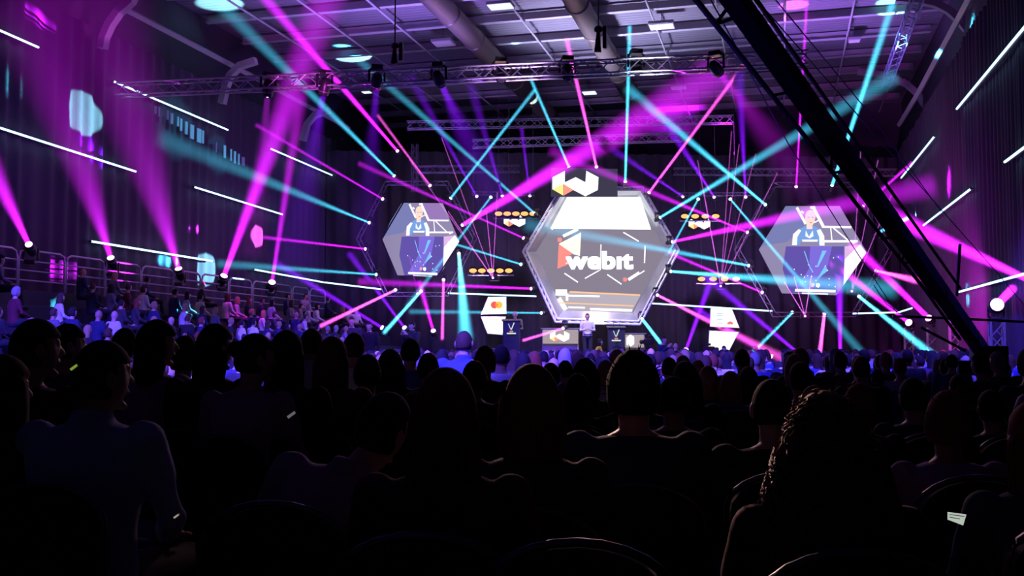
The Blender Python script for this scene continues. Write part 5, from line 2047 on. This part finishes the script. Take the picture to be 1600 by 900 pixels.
# blue light on the middle of the audience from unseen spots added overhead
for X, Y, tx, ty, w, a in ((-9.5, 3, -10, 15.5, 50000, 42), (-4.5, 3.2, -5.2, 15.5, 50000, 40), (2.5, 14.5, .8, 22, 16000, 58), (-6, 15, -7, 25, 26000, 60)):
    spot((X, Y, 10.5), (tx, ty, 1), a, (.09, .05, 1), w, .3, .3)
spot((-8, 20, 10), (-12, 24, 1), 46, (.12, .1, 1), 140, .8, .3)
# unseen spots added for the patches of light where beams land
tq = PX(134, 178, XL + .3)
spot((-11, tq.y + 5, 7), tq, 8, (.3, .9, .9), 40000, .25, .02)
tq = PX(325, 421, XL + .3)
spot((-9, tq.y + 6, 5.5), tq, 6, (.3, .85, 1), 70000, .3, .02)
tq = PX(403, 369, XL + .3)
spot((-9, tq.y + 3, 5.5), tq, 5, (1, .15, .8), 70000, .3, .02)
tq = PX(295, 202, XL + .8)
spot((-8, tq.y - 2, 7), tq, 12, (.06, .7, .9), 2600, .5, .02)
tq = PX(360, 243, XL + .8)
spot((-8, tq.y - 2, 7), tq, 8, (.06, .7, .9), 2600, .5, .02)
tq = PZ(553, 88, ZC)
spot(tq + Vector((3, -2, -5)), tq, 13, (.5, .95, 1), 16000, .2, .02)
tq = PZ(345, 5, ZC)
spot(tq + Vector((3, -1, -5)), tq, 15, (.35, .9, .9), 12000, .4, .02)
tq = PZ(830, 122, ZC)
spot(tq + Vector((1, -1, -6)), tq, 4.5, (.6, .95, 1), 16000, .2, .02)
tq = PZ(1395, 3, ZC)
spot(tq + Vector((0, -1, -6)), tq, 11, (.3, .95, .9), 16000, .4, .02)
tq = PZ(1240, 8, ZC)
spot(tq + Vector((0, -1, -6)), tq, 10, (1, .1, .9), 16000, .4, .02)
tq = PX(162, 40, XL + .8)
spot((-10, tq.y - 3, 8), P(170, 38, (tq - CAM).dot(FWD)), 7, (1, .1, 1), 1500, .6, .02)
# cyan pool on the heads beside the stand
spot(P(330, 412, 33), P(180, 478, 16), 7, (.1, 1, .7), 25000, .6, .05)
# unseen spots added to brighten presenters, lectern and truss
spot(P(930, 250, 33) + Vector((0, 0, 2)), P(915, 520, 38), 40, (1, .9, .95), 3500, .8, .3)
spot(P(860, 240, 36), P(940, 420, 40), 70, (.9, .85, 1), 1400, .8, .3)
# main truss glints
spot(P(500, 200, 26), P(480, 120, 29.5), 35, (1, .1, 1), 700, .8, .1)
spot(P(760, 210, 25), P(800, 100, 28.5), 45, (.7, .4, 1), 500, .8, .1)
spot(P(1010, 200, 25), P(1010, 85, 27.5), 30, (.75, .7, 1), 350, .8, .1)
# wide lilac spot on the railing
spot((-12, 18, 6.5), (XL + 1.2, 24, 3.4), 90, (.6, .4, .8), 120, 1, .2)
# unseen fill spots added: warm rims on the nearest heads, faint violet from behind
spot(P(960, 112, 27), (-.6, 3.4, 1.1), 22, (1, .5, .5), 900, .6, .2)
spot(P(700, 135, 28), (-1.2, 5, 1.1), 26, (.75, .4, 1), 350, .6, .2)
spot((-1.5, -3.5, 7), (-1, 4.5, 1), 80, (.3, .06, .6), 6, .8, .5)
spot(P(560, 130, 28.5), P(1255, 730, 2.4), 3.2, (1, .6, .5), 20000, .6, .1)  # narrow spot added to rim the curly hair
spot(P(930, 500, 39.3), P(930, 545, 44), 130, (.9, .7, .75), 900, .8, .3)  # local spot added to brighten the lower drape behind the stage
# very low light of the hall
w = bpy.data.worlds.new('world')
S.world = w
w.use_nodes = True
w.node_tree.nodes['Background'].inputs[0].default_value = (.02, .005, .04, 1)
w.node_tree.nodes['Background'].inputs[1].default_value = .2

# each shaft of haze is lit by its own lamp, so crossing shafts do not count the same haze twice
washes = bpy.data.collections.new('beam_haze')
for b, l in BEAMS:
    washes.objects.link(b)
for o in list(COL.objects):
    if (o.type == 'LIGHT' and not o.name.startswith(('beam_light', 'laser_light'))) or (o.type == 'MESH' and o.name.startswith(('tube', 'upper_display', 'screen_panel'))):
        o.light_linking.receiver_collection = washes
for c in washes.collection_objects:
    c.light_linking.link_state = 'EXCLUDE'
NG = 58
for gi in range(NG):
    cg = bpy.data.collections.new('other_haze_%d' % gi)
    for i, (b, l) in enumerate(BEAMS):
        if i % NG != gi:
            cg.objects.link(b)
    for c in cg.collection_objects:
        c.light_linking.link_state = 'EXCLUDE'
    for i, (b, l) in enumerate(BEAMS):
        if i % NG == gi:
            l.light_linking.receiver_collection = cg
